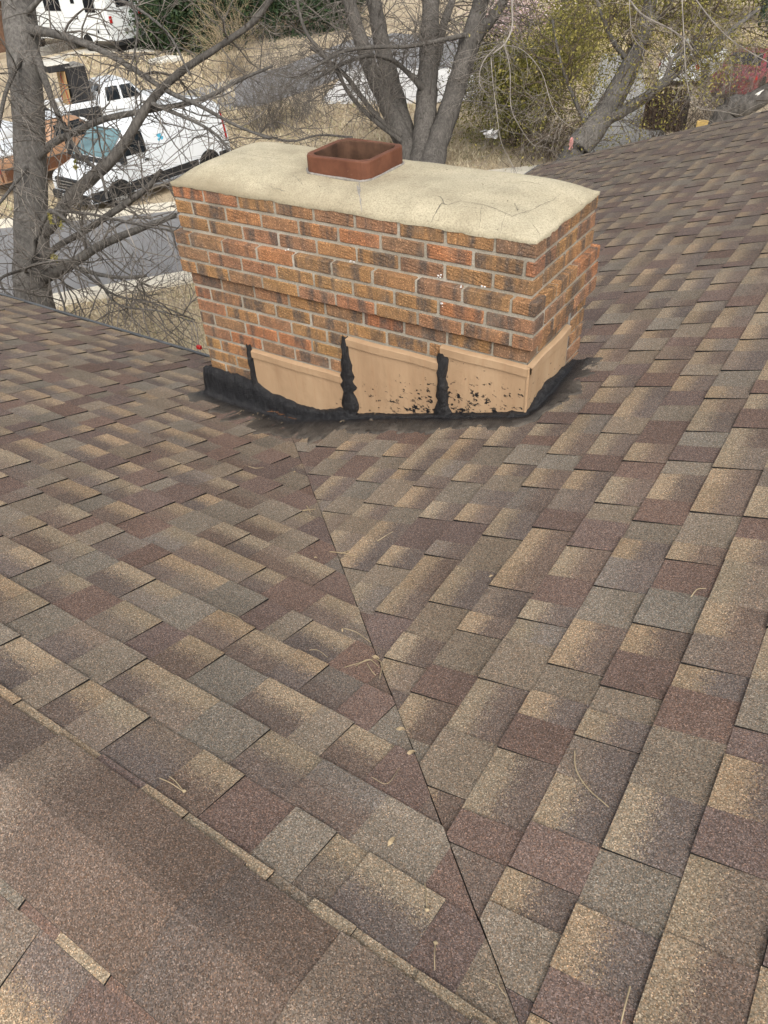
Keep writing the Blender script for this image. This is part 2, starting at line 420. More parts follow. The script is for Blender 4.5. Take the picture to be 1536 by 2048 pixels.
MAT['siding'] = plain('tan_siding', (.27, .215, .15), .85, nscale=3)
MAT['wallbrick'] = plain('brown_wall', (.15, .085, .055), .9, nscale=6, amt=.3)
MAT['farroof'] = plain('grey_roofing', (.16, .15, .14), .9, nscale=10)
MAT['stone'] = plain('grey_stone', (.22, .21, .19), .9, nscale=9, bump=(.6, .02))
MAT['paver'] = plain('white_stone', (.62, .6, .54), .9, nscale=15)
MAT['pink_cloth'] = plain('pink_cloth', (.55, .26, .24), .9, nscale=14, amt=.5)
MAT['bag'] = plain('white_plastic', (.78, .78, .78), .5, nscale=20, amt=.2)
MAT['lattice'] = plain('dark_brown_wood', (.045, .026, .017), .9, nscale=9, amt=.4)
MAT['yellow'] = plain('yellow_wood', (.55, .38, .14), .8, nscale=8)
# ------------------------------------------------------------------ ground, streets, kerbs
def flat(name, pts, z, mat, th=.3,  kind='structure', cuts=0):
    P = [(p[0], p[1]) for p in pts]
    a = sum(P[i][0] * P[(i + 1) % len(P)][1] - P[(i + 1) % len(P)][0] * P[i][1] for i in range(len(P)))
    if a < 0: P = P[::-1]
    th = max(th, .12) + .07
    n = len(P)
    o = put(name, [(p[0], p[1], z) for p in P] + [(p[0], p[1], z - th) for p in P], [tuple(range(n)), tuple(range(n, 2 * n))[::-1]] + [(i, n + i, n + (i + 1) % n, (i + 1) % n) for i in range(n)], mat)
    if kind: o['kind'] = kind
    return o
g = put('ground', [(-400, -400, 0), (400, -400, 0), (400, 400, 0), (-400, 400, 0)], [(0, 1, 2, 3)], MAT['lawn']); g['kind'] = 'structure'
n1 = np.array([.624, .781]); KA = np.array([-13.09, 6.97]); n2 = np.array([.749, .662]); KB = np.array([-14.93, 12.95])
perp1 = np.array([.781, -.624]); perp2 = np.array([-.662, .749])
flat('street', [KA - 45 * n1, KA + 40 * n1, KB + 40 * n2, KB - 45 * n2], .004, MAT['road'], .004)
flat('kerb_near', [KA - 45 * n1, KA + 40 * n1, KA + 40 * n1 + .55 * perp1, KA - 45 * n1 + .55 * perp1], .12, MAT['kerb'], .12)
flat('kerb_far', [KB - 45 * n2, KB + 40 * n2, KB + 40 * n2 + .5 * perp2, KB - 45 * n2 + .5 * perp2], .12, MAT['kerb'], .12)
near = [(-60, 296), (95, 282), (300, 250), (450, 224), (520, 212), (600, 186), (690, 152), (930, 142), (1120, 128)]
far = [(1120, 96), (950, 80), (790, 66), (700, 80), (640, 104), (560, 135), (440, 165), (290, 203), (95, 237), (-60, 262)]
flat('cross_street', [gnd(*p)[:2] for p in near + far], .005, MAT['road'], .005)
flat('pale_driveway', [gnd(*p)[:2] for p in [(700, 138), (938, 136), (960, 170), (945, 202), (800, 208), (640, 208), (660, 180)]], .012, MAT['drive'], .012)
flat('walkway', [gnd(*p)[:2] for p in [(60, 128), (90, 118), (165, 100), (205, 92), (290, 95), (310, 104), (240, 104), (170, 108), (100, 126), (60, 136)]], .03, MAT['conc'], .03)
flat('grey_driveway', [gnd(*p)[:2] for p in [(1140, 330), (1240, 330), (1330, 268), (1300, 200), (1275, 110), (1205, 108), (1180, 190)]], .010, MAT['drive2'], .010)
flat('straw_bed', [gnd(*p)[:2] for p in [(1180, 108), (1290, 112), (1400, 118), (1536, 122), (1600, 70), (1360, 62), (1180, 66)]], .008, MAT['straw_bed'], .008)

# ------------------------------------------------------------------ house and its roof
SA, SB = .342, .312
ZA = 4.8; CB = 4.6494                               # slope A: z = ZA - SA*y ; slope B: z = CB + SB*x
VX0, VY0, VS = .68, -.18, SA / SB                   # valley in plan: x = VX0 - VS*(y - VY0)
RY = -2.185; ZR = ZA - SA * RY                      # ridge of slope A
EA = .1429 / math.sqrt(1 + SA * SA); EB = .1429 / math.sqrt(1 + SB * SB)
EAVE_A, EAVE_B, RAKE_B = .57, -.66, 5.86
house = thing('house', (2.5, -1.0, 0), 'house with brown and tan laminated shingle roof in the foreground', 'house')
RXE = (ZR - CB) / SB                                # where the ridge dies into slope B
mb = MB()
mb.prism([(-7.2, -4.6), (5.9, -4.6), (5.9, 5.5), (-.3, 5.5), (-.3, .25), (-7.2, .25)], 0, 4.45)
mb.build('wall', MAT['wallbrick'], house)

def planeA(x, y): return ZA - SA * y
def planeB(x, y): return CB + SB * x
def planeC(x, y): return ZR - SA * (RY - y)         # back of the ridge
def deck(name, poly, zf, th=.09):
    n = len(poly); V = [(x, y, zf(x, y) - .001) for x, y in poly] + [(x, y, zf(x, y) - th) for x, y in poly]
    F = [tuple(range(n)), tuple(range(n, 2 * n))[::-1]] + [(i, (i + 1) % n, n + (i + 1) % n, n + i)[::-1] for i in range(n)]
    return put(name, V, F, [MAT['deck'], MAT['fascia']], house, midx=[0, 1] + [1] * n)
def vx(y): return VX0 - VS * (y - VY0)
vy_e = VY0 - (EAVE_B - VX0) / VS                    # valley reaches slope B's eave
dA = deck('roof_slope', [(-7.6, EAVE_A), (-7.6, RY), (RXE, RY), (vx(EAVE_A), EAVE_A)][::-1], planeA)
dB = deck('roof_slope', [(RXE, RY), (6.5, RY - 4), (6.5, RAKE_B), (EAVE_B, RAKE_B), (EAVE_B, EAVE_A + .02), (vx(EAVE_A + .02), EAVE_A + .02)], planeB)
dB2 = deck('roof_slope', [(RXE, RY), (RXE - VS * 0 - .0, RY), (-7.6, RY), (-7.6, RY - 2.6), (RXE - 2.6 * VS, RY - 2.6)], lambda x, y: planeC(x, y))
# NB the back slope meets slope B in a second, unseen valley; slope B runs on below it
def clip(poly, a, b, c):
    out = []
    for i in range(len(poly)):
        p, q = poly[i], poly[(i + 1) % len(poly)]; dp = a * p[0] + b * p[1] + c; dq = a * q[0] + b * q[1] + c
        if dp >= 0: out.append(p)
        if (dp >= 0) != (dq >= 0):
            t = dp / (dp - dq); out.append((p[0] + t * (q[0] - p[0]), p[1] + t * (q[1] - p[1])))
    return out

TAN, TAN2 = (.312, .246, .174), (.282, .228, .164)
DKB, MAR, GRY, MID = (.164, .130, .112), (.172, .126, .109), (.230, .195, .157), (.203, .168, .140)
CAPD = (.150, .118, .100)
def jit(c, r, a=.12):
    k = 1 + a * (r.random() * 2 - 1); w_ = 1 + .05 * (r.random() * 2 - 1)
    return (c[0] * k * w_, c[1] * k, c[2] * k / w_)
LAST = [0]
def tab_colours(r):
    while True:
        k = r.random(); i = 0 if k < .46 else 1 if k < .66 else 2 if k < .84 else 3 if k < .94 else 4
        if i != LAST[0] or r.random() < (.12 if i == 0 else .05): break
    LAST[0] = i
    if i == 0: return jit(TAN, r), jit(DKB, r)
    if i == 1: c = jit(MAR, r); return c, tuple(x * .95 for x in c)
    if i == 2: c = jit(GRY, r); return c, tuple(x * .90 for x in c)
    if i == 3: return jit(TAN2, r), jit(MID, r)
    return jit(MID, r), jit(DKB, r)

TABS = []                                           # (slope, poly verts, faces, attributes, projected area)
def make_tab(slope, poly, zf, tf, tb, seed, up):
    """poly in plan; tf gives 0 at the butt .. 1 at the top of the exposure"""
    r = seed; n = len(poly)
    c0, c1 = tab_colours(r)
    nv = math.sqrt(1 + (SA if slope != 'B' else SB) ** 2)
    warp = [(r.random() - .5) * .0016 for _ in range(n)]
    top, bot, a0, a1 = [], [], [], []
    for i, (x, y) in enumerate(poly):
        t = tf(x, y); h = tb * (1 - .82 * min(max(t, 0), 1.05)) + .0016 + warp[i] + up
        z = zf(x, y); top.append((x, y, z + h * nv)); bot.append((x, y, z - .0006))
        a0.append((*c0, t)); a1.append((*c1, 1))
    V = top + bot
    F = [tuple(range(n))] + [(i, n + i, n + (i + 1) % n, (i + 1) % n) for i in range(n)]
    uv, dep = proj(np.array(top))
    if (dep < .2).any(): area = 0.
    else:
        uc = np.clip(uv[:, 0], 0, 1536); vc = np.clip(uv[:, 1], 0, 2048)
        area = abs(sum(uc[i] * vc[(i + 1) % n] - uc[(i + 1) % n] * vc[i] for i in range(n))) / 2
    TABS.append((slope, V, F, a0 + a0, a1 + a1, area))

def poly_ccw(p):
    a = sum(p[i][0] * p[(i + 1) % len(p)][1] - p[(i + 1) % len(p)][0] * p[i][1] for i in range(len(p)))
    return p if a > 0 else p[::-1]
def area2(p): return abs(sum(p[i][0] * p[(i + 1) % len(p)][1] - p[(i + 1) % len(p)][0] * p[i][1] for i in range(len(p)))) / 2
def lay(slope, butts, e, lo, hi, sgn, axis, zf, clips, thick0, rr, up=0.0):
    """courses: butt lines at 'butts'; upslope is sgn along the other axis; segments run along 'axis' from lo to hi"""
    for b in butts:
        s = lo - rr.random() * .2; high = rr.random() < .5
        while s < hi:
            L = rr.choice([.075, .09, .10, .115, .125, .135, .15, .165]); e_ = e + .006
            wob = (rr.random() - .5) * .003
            q0, q1 = b + wob, b + sgn * e_
            if axis == 'x': poly = [(s, q0), (s + L, q0), (s + L, q1), (s, q1)]
            else: poly = [(q0, s), (q0, s + L), (q1, s + L), (q1, s)]
            cj = (rr.random() - .5) * .003
            for ic, c in enumerate(clips):
                if len(poly) >= 3: poly = clip(poly, c[0], c[1], c[2] + (cj if ic == 0 and slope == 'A' else 0))
            if len(poly) >= 3 and area2(poly) > 2e-5:
                tf = (lambda x, y, q=b: (y - q) * sgn / e) if axis == 'x' else (lambda x, y, q=b: (x - q) * sgn / e)
                make_tab(slope, poly_ccw(poly), zf, tf, thick0 + (.0058 if high else 0) + rr.random() * .001, rr, up)
            s += L
            if rr.random() < .78: high = not high
rr = random.Random(11)
vA = (-1, -VS, VX0 + VS * VY0)                      # A side of the valley: -(x) - VS*y + k >= 0
buttsA = [-.008 - EA * n for n in range(15, -5, -1)]
lay('A', [b for b in buttsA if b < EAVE_A + .02], EA, -7.5, 3.0, -1, 'x', planeA,
    [vA, (0, 1, -(RY + .0)), (0, -1, EAVE_A)], .0036, rr, .0015)
buttsB = [2.567 + EB * n for n in range(-24, 22)]
vB = (1, VS, -(VX0 + VS * VY0) - .0035)
lay('B', buttsB, EB, -5.5, RAKE_B, 1, 'y', planeB, [vB, (1, 0, -EAVE_B), (0, -1, RAKE_B), (-1, -VS * -1, 99)], .0036, rr)
buttsC = [RY - .006 - EA * n for n in range(1, 16)]
lay('C', buttsC, EA, -3.0, RXE, 1, 'x', planeC, [(0, -1, RY), (-1, VS, RXE - VS * RY)], .0036, rr)
order = sorted(range(len(TABS)), key=lambda i: -TABS[i][5])
single = set(order[:296])
par = {'A': dA, 'B': dB, 'C': dB2}
bulk = {'A': [], 'B': [], 'C': []}
for i, (s, V, F, a0, a1, ar) in enumerate(TABS):
    if i in single:
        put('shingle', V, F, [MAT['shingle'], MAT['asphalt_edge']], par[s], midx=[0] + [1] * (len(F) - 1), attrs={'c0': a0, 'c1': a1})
    else: bulk[s].append((V, F, a0, a1))
for s, L in bulk.items():
    if not L: continue
    V, F, C0, C1, mi, b = [], [], [], [], [], 0
    for v, f, a0, a1 in L:
        V += v; F += [tuple(k + b for k in ff) for ff in f]; C0 += a0; C1 += a1; mi += [0] + [1] * (len(f) - 1); b += len(v)
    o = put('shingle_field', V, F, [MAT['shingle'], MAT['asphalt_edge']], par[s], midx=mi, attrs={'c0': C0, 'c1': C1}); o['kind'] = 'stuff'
# ridge caps: folded pieces, each lapping the one before
rc = random.Random(5); x = -3.0; k = 0
while x < RXE - .02:
    L = .245; hw = .128; c0, c1 = (jit(MID, rc, .06), jit(CAPD, rc, .05)) if k % 3 == 1 else (jit(CAPD, rc, .08), jit(CAPD, rc, .08))
    G0, A0_, A1_ = [], [], []
    xs = np.linspace(x, x + L + .03, 4); ys = np.array([-hw, -hw * .5, -.025, 0, .025, hw * .5, hw])
    for xi in xs:
        t = (xi - x) / L
        for dy in ys:
            drop = SA * max(abs(dy) - .012, 0) * 1.0
            hx = .011 + .0022 * (1 - min(t, 1))
            G0.append((min(xi, RXE), RY + dy + .004 * math.sin(k * 1.7), ZR - drop + hx)); A0_.append((*c0, t)); A1_.append((*c1, 1))
    nb = len(ys); nx = len(xs)
    F = [(i * nb + j, i * nb + j + 1, (i + 1) * nb + j + 1, (i + 1) * nb + j)[::-1] for i in range(nx - 1) for j in range(nb - 1)]
    b = len(G0); low = [(p[0], p[1], p[2] - .0075) for p in G0]
    ring = [i * nb for i in range(nx)] + [(nx - 1) * nb + j for j in range(1, nb)] + [i * nb + nb - 1 for i in range(nx - 2, -1, -1)] + [j for j in range(nb - 2, 0, -1)]
    F2 = [(ring[i], ring[(i + 1) % len(ring)], b + ring[(i + 1) % len(ring)], b + ring[i]) for i in range(len(ring))]
    put('ridge_cap', G0 + low, F + F2, [MAT['shingle'], MAT['asphalt_edge']], dA, midx=[0] * len(F) + [1] * len(F2), attrs={'c0': A0_ * 2, 'c1': A1_ * 2})
    x += L; k += 1
# drip edges along the eave and the far rake
def edge_strip(name, p0, p1, wdir, mat):
    p0, p1 = np.array(p0), np.array(p1); w_ = np.array(wdir)
    V = []
    for p in (p0, p1): V += [p + (0, 0, .006), p + w_ * .02 + (0, 0, .004), p + w_ * .02 + (0, 0, -.09), p + (0, 0, -.09)]
    put(name, V, [(0, 1, 5, 4), (1, 2, 6, 5), (2, 3, 7, 6), (3, 0, 4, 7), (0, 3, 2, 1), (4, 5, 6, 7)], mat, house)
edge_strip('drip_edge', (-7.6, EAVE_A, planeA(0, EAVE_A)), (vx(EAVE_A), EAVE_A, planeA(0, EAVE_A)), (0, 1, 0), MAT['fascia'])
edge_strip('drip_edge', (EAVE_B, RAKE_B, planeB(EAVE_B, 0)), (6.5, RAKE_B, planeB(6.5, 0)), (0, 1, 0), MAT['fascia'])
edge_strip('drip_edge', (EAVE_B, EAVE_A + .3, planeB(EAVE_B, 0)), (EAVE_B, RAKE_B, planeB(EAVE_B, 0)), (-1, 0, 0), MAT['fascia'])

# ------------------------------------------------------------------ chimney
HC = .0677; WCH = 1.819; DCH = .589; PR = .027
chim = thing('chimney', (.91, .29, 4.3), 'wide brick chimney with projecting band and concrete cap on the roof valley', 'chimney')
x0, x1, y0, y1 = PR, WCH - PR, 0.0, DCH
ztop = Z0 + 3 * HC
mb = MB(); rec = .006
mb.box((x0 + rec, y0 + rec, 4.2), (.688, y1 - rec, ztop)); mb.box((.962, y0 + rec, 4.2), (x1 - rec, y1 - rec, ztop))
mb.box((.688, y0 + rec, 4.2), (.962, .188, ztop)); mb.box((.688, .442, 4.2), (.962, y1 - rec, ztop))
for lo_, hi_ in (((rec, -PR + rec), (.688, DCH + PR - rec)), ((.962, -PR + rec), (WCH - rec, DCH + PR - rec)), ((.688, -PR + rec), (.962, .187)), ((.688, .443), (.962, DCH + PR - rec))):
    mb.box((*lo_, Z0 - 3 * HC + .010), (*hi_, Z0 - .012))
mb.build('mortar', MAT['mortar'], chim)
BR = {}
def brick_mesh(L, kind):
    key = (round(L, 3), kind)
    if key in BR: return BR[key]
    bm = bmesh.new(); bmesh.ops.create_cube(bm, size=1); r = random.Random(hash(key) % 1000)
    for v in bm.verts:
        v.co = Vector((v.co.x * L + (r.random() - .5) * .003, v.co.y * .09 + (r.random() - .5) * .002, v.co.z * .0545 + (r.random() - .5) * .003))
    bmesh.ops.bevel(bm, geom=list(bm.edges), offset=.0035, segments=1, affect='EDGES')
    me = bpy.data.meshes.new('brick'); bm.to_mesh(me); bm.free(); me.materials.append(MAT['brick']); BR[key] = me; return me
rb = random.Random(3)
def brick(cx, cy, cz, L, rz):
    L = round(L * 200) / 200
    o = bpy.data.objects.new('brick', brick_mesh(L, rb.randrange(3))); link(o, chim)
    o.location = Vector((cx + (rb.random() - .5) * .002, cy, cz + (rb.random() - .5) * .002)) - Vector(WO[chim.name])
    o.rotation_euler = ((rb.random() - .5) * .02, (rb.random() - .5) * .012, rz + (rb.random() - .5) * .014)
def run(start, end, first):
    """brick spans along one face"""
    out = []; s = start; L = first
    while s < end - .03:
        e = min(s + L, end)
        if end - e < .045: e = end
        out.append((s, e)); s = e + .012; L = .1912
    return out
def front_hidden(xa, xb, zc):                        # behind flashing or tar
    if .36 < xa and xb < .93 and zc < Z0 - .545: return True
    if xa > .93 and xb < 1.42 and zc < Z0 - .34: return True
    if xa > 1.41 and zc < Z0 - .272: return True
    return zc < Z0 - .74
def right_hidden(ya, yb, zc): return (yb < .40 and zc < Z0 - .272) or zc < Z0 - .60
for c in range(1, 17):
    zc = Z0 + (3 - c + .5) * HC; corb = 4 <= c <= 6
    o_ = PR if corb else 0.0
    fx0, fx1 = x0 - o_, x1 + o_; fy0, fy1 = y0 - o_, y1 + o_; even = c % 2 == 0
    j = (rb.random() - .5) * .012
    for a, b in run(fx0, fx1, (.0915 if even else .193 - (0 if corb else .012)) + j):
        if not front_hidden(a, b, zc): brick((a + b) / 2, fy0 + .045, zc, b - a, 0)
    # the side faces start behind the front brick (a header shows where the front has a stretcher)
    for a, b in run(fy0 + .0002, fy1, (.193 if even else .0915)):
        if a < fy0 + .001: aa = fy0 + .0925
        else: aa = a
        if b - aa < .012: continue
        if not right_hidden(aa, b, zc): brick(fx1 - .045, (aa + b) / 2, zc, b - aa, math.pi / 2)
        if zc > Z0 - .9: brick(fx0 + .045, (aa + b) / 2, zc, b - aa, -math.pi / 2)
    if zc > Z0 - .7:
        for a, b in run(fx0 + .0925, fx1 - .0925, .12 if even else .193): brick((a + b) / 2, fy1 - .045, zc, b - a, math.pi)

# concrete crown: domed slab with rounded, uneven rim
def fbm(x, y, s=1.0):
    return (math.sin(x * 7.1 * s + 1.3) * math.cos(y * 9.3 * s + .7) + .5 * math.sin(x * 17.7 * s + y * 13.1 * s) + .25 * math.sin(x * 37 * s - y * 29 * s + 2)) / 1.75
cx0, cx1, cy0, cy1 = x0 - .004, x1 + .003, y0 - .004, y1 + .006
def crown_z(x, y):
    dl, dr, df, db = x - cx0, cx1 - x, y - cy0, cy1 - y
    s = lambda d, w_: 1 - math.exp(-max(d, 0) / w_)
    left = max(0, 1 - x / .9)                         # fuller and steeper at the left end
    f = s(dl, .06) * s(dr, .075) * s(df, .056 + .014 * left) * s(db, .042)
    return ztop + .004 + (.062 + .018 * left) * f + .0035 * fbm(x, y) * f
nx, ny = 96, 40
ux = np.r_[np.linspace(0, .08, 14)[:-1], np.linspace(.08, .92, nx - 27)[:-1], np.linspace(.92, 1, 15)]
uy = np.r_[np.linspace(0, .2, 12)[:-1], np.linspace(.2, .8, 18)[:-1], np.linspace(.8, 1, 12)]
G = []
for a in uy:
    for b in ux:
        x, y = cx0 + b * (cx1 - cx0), cy0 + a * (cy1 - cy0)
        G.append((x, y, crown_z(x, y)))
na, nb = len(uy), len(ux)
F = [(i * nb + j, i * nb + j + 1, (i + 1) * nb + j + 1, (i + 1) * nb + j) for i in range(na - 1) for j in range(nb - 1)]
F = [f for f in F if not all(.675 < G[k][0] < .975 and .175 < G[k][1] < .455 for k in f)]     # opening for the flue
ring = [j for j in range(nb)] + [i * nb + nb - 1 for i in range(1, na)] + [(na - 1) * nb + j for j in range(nb - 2, -1, -1)] + [i * nb for i in range(na - 2, 0, -1)]
b0 = len(G)
for q in ring:
    p = G[q]; dz = .010 + .004 * fbm(p[0] * 2.3, p[1] * 2.3) + .003 * rb.random()
    inx = .004 * rb.random()
    G.append((min(max(p[0], cx0 + inx), cx1 - inx), min(max(p[1], cy0 + inx), cy1 - inx), p[2] - dz - .004))
nr = len(ring)
F += [(ring[i], b0 + i, b0 + (i + 1) % nr, ring[(i + 1) % nr]) for i in range(nr)]
crown = put('crown', G, F, MAT['crown'], chim, smooth=True)
def crack(pts, wd, mat='crack', name='crack', jitter=.006):
    """thin broken line following the crown; pts in plan"""
    P = []
    for (ax, ay), (bx, by) in zip(pts[:-1], pts[1:]):
        n_ = max(2, int(math.hypot(bx - ax, by - ay) / .012))
        for t in np.linspace(0, 1, n_, endpoint=False): P.append((ax + (bx - ax) * t + (rb.random() - .5) * jitter, ay + (by - ay) * t + (rb.random() - .5) * jitter))
    P.append(pts[-1]); V = []
    for i, (x, y) in enumerate(P):
        a = P[max(i - 1, 0)]; b = P[min(i + 1, len(P) - 1)]; dx, dy = b[0] - a[0], b[1] - a[1]; l = math.hypot(dx, dy) + 1e-9
        hw = wd * .8 * (.35 + rb.random() * .9) / 2 * (min(1, 4 * min(i, len(P) - 1 - i) / len(P) + .25))
        for sg in (1, -1):
            xx, yy = x - sg * dy / l * hw, y + sg * dx / l * hw
            V.append((xx, yy, crown_z(xx, yy) + .0012))
    put(name, V, [(2 * i, 2 * i + 1, 2 * i + 3, 2 * i + 2)[::-1] for i in range(len(P) - 1)], MAT[mat], crown)
def cr(*px):                                          # crown point seen there
    out = []
    for u, v in px:
        z = ztop + .05
        for _ in range(6):
            p = gnd(u, v, z); p[0] = min(max(p[0], cx0), cx1); p[1] = min(max(p[1], cy0), cy1); z = crown_z(p[0], p[1])
        out.append((p[0], p[1]))
    return out
crack(cr((856, 451), (884, 434), (896, 437), (925, 432)), .006)
crack(cr((892, 436), (880, 420), (868, 422)), .005)
crack(cr((925, 434), (970, 440), (1025, 442), (1060, 422), (1105, 402), (1122, 388)), .0035)
crack(cr((1013, 443), (1000, 470)), .0025); crack(cr((964, 440), (958, 462)), .0022)
crack(cr((718, 362), (720, 385), (716, 400), (717, 430)), .009, 'caulk', 'caulk_line', .003)
crack(cr((450, 308), (520, 314), (608, 322)), .0025)
crack(cr((1040, 362), (1065, 366), (1085, 372)), .004); crack(cr((590, 380), (606, 372)), .004); crack(cr((540, 388), (552, 392), (575, 396)), .003)
crack(cr((1062, 455), (1080, 470)), .003); crack(cr((1030, 405), (1035, 422)), .004); crack(cr((1160, 402), (1175, 412)), .003)
for u, v in [(1034, 421), (1014, 403), (905, 363), (967, 370), (965, 369), (1078, 367), (892, 340), (560, 372), (640, 398), (1110, 440)]:
    (ax, ay), = cr((u, v)); a = rb.random() * 3; L = .004 + rb.random() * .007
    crack([(ax, ay), (ax + math.cos(a) * L, ay + math.sin(a) * L)], .006, 'deck', 'pit', .001)
# flue liner: rounded square clay tube
def rrect(xa, xb, ya, yb, r, n=5):
    P = []
    for (cx, cy, a0) in ((xb - r, yb - r, 0), (xa + r, yb - r, 90), (xa + r, ya + r, 180), (xb - r, ya + r, 270)):
        for t in np.linspace(0, 90, n): P.append((cx + r * math.cos(math.radians(a0 + t)), cy + r * math.sin(math.radians(a0 + t))))
    return P
fx0, fx1, fy0, fy1 = .665, .985, .165, .465
zt_, zb_ = Z0 + .338, Z0 + .18
O = rrect(fx0, fx1, fy0, fy1, .045); O2 = rrect(fx0 + .003, fx1 - .003, fy0 + .003, fy1 - .003, .045); I = rrect(fx0 + .024, fx1 - .024, fy0 + .024, fy1 - .024, .035); I2 = rrect(fx0 + .026, fx1 - .026, fy0 + .026, fy1 - .026, .035)
n = len(O); V = []; jz = lambda: (rb.random() - .5) * .0035
for R_, z in ((O, zb_), (O, zt_ - .005), (O2, zt_), (I, zt_), (I2, zt_ - .005), (I2, zb_ - .5)): V += [(p[0], p[1], z + (jz() if z > zb_ else 0)) for p in R_]
F = [(k * n + i, k * n + (i + 1) % n, (k + 1) * n + (i + 1) % n, (k + 1) * n + i) for k in range(5) for i in range(n)]
F.append(tuple(range(5 * n, 6 * n)))
flue = put('flue_liner', V, F, [MAT['flue'], MAT['soot']], chim, midx=[0] * (3 * n) + [1] * n + [1] * n + [1], smooth=False)
# grey caulk bead round its foot
T = Tubes(); ringp = [(p[0], p[1]) for p in rrect(fx0 - .004, fx1 + .004, fy0 - .004, fy1 + .004, .05)] ; ringp.append(ringp[0])
T.add(smooth_path([(x, y, crown_z(x, y) + .001) for x, y in ringp], 3), [.004 + .003 * rb.random() for _ in range((len(ringp) - 1) * 3 + 1)], 6)
T.build('caulk_bead', MAT['caulk'], flue)
# white drips on the band
for u, v, yy in [(575, 500, -PR), (876, 551, -PR), (921, 570, -PR), (968, 575, -PR), (882, 608, -PR), (703, 521, -PR)]:
    r_ = ray(u, v); p = CAM_C + r_ * ((yy - .002 - CAM_C[1]) / r_[1])
    mb = MB()
    for _ in range(4):
        q = p + np.array([(rb.random() - .5) * .026, 0, (rb.random() - .7) * .016]); a = .0012 + rb.random() * .003
        mb.bbox((q[0] - a, q[1] + .0005, q[2] - a * .7), (q[0] + a, q[1] + .003, q[2] + a * .7), .0009)
    mb.build('mortar_drip', MAT['bag'], chim)

# ------------------------------------------------------------------ flashing and tar round the foot
def roofz(x, y):
    return max(planeA(x, y), planeB(x, y)) if y < EAVE_A else planeB(x, y)
def panel(xa, xb, zt, name='flashing_panel', side=False, ya=None, yb=None):
    mb = MB(); n = 14; th = .012
    G_ = []
    for i in range(n + 1):
        t = i / n
        if not side: x = xa + (xb - xa) * t; y = -th; zb2 = roofz(x, -.02) - .03
        else: y = ya + (yb - ya) * t; x = xa + th; zb2 = roofz(x, y) - .03
        col = []
        for z, o in ((zb2, .0), (zt - .036, .0), (zt - .036, .009), (zt - .003, .010), (zt, .006), (zt + .004, -.012)):
            wv = .0022 * math.sin(t * 9 + z * 5)
            col.append((x, y - o + wv, z) if not side else (x + o + wv, y, z))
        G_.append(col)
    mb.grid(np.array(G_)); o = mb.build(name, MAT['flash'], chim); return o
panel(.352, .918, Z0 - .543); panel(.938, 1.412, Z0 - .343); panel(1.418, x1 + .010, Z0 - .272)
panel(x1, 0, Z0 - .272, side=True, ya=-.010, yb=.392)
# corner seam
mb = MB(); mb.bbox((x1 + .004, -.017, roofz(x1, 0) + .02), (x1 + .016, -.006, Z0 - .272), .003); mb.build('corner_seam', MAT['flash'], chim)

def tar_strip(xc, z_lo, z_hi, w0, w1, lean=0.):
    """a thick brushed stripe of tar up the wall"""
    n = 16; G_ = []
    for i in range(n + 1):
        t = i / n; z = z_lo + (z_hi - z_lo) * t
        hw = (w0 + (w1 - w0) * t ** .6) / 2 * (.62 + .76 * rb.random()); c = xc + lean * t + (rb.random() - .5) * .006
        row = []
        for s_ in np.linspace(-1, 1, 9):
            y = -.013 - .021 * (1 - abs(s_) ** 3) * (.55 + .6 * rb.random()) * (1 - .6 * t ** 6)
            row.append((c + s_ * hw * (1 + .12 * (rb.random() - .5)), y if abs(s_) < .99 else -.004, z + (rb.random() - .5) * .006))
        G_.append(row)
    mb = MB(); mb.grid(np.array(G_)); V = np.array(mb.v)
    put('tar_patch', V, mb.f, MAT['tar'], chim, smooth=True, attrs={'c0': [(0, 0, 0, .05)] * len(V)})
tar_strip(.345, Z0 - .84, Z0 - .515, .055, .022, -.012)
tar_strip(.93, Z0 - .78, Z0 - .335, .17, .022, .0)
tar_strip(1.425, Z0 - .66, Z0 - .30, .085, .055, .0)
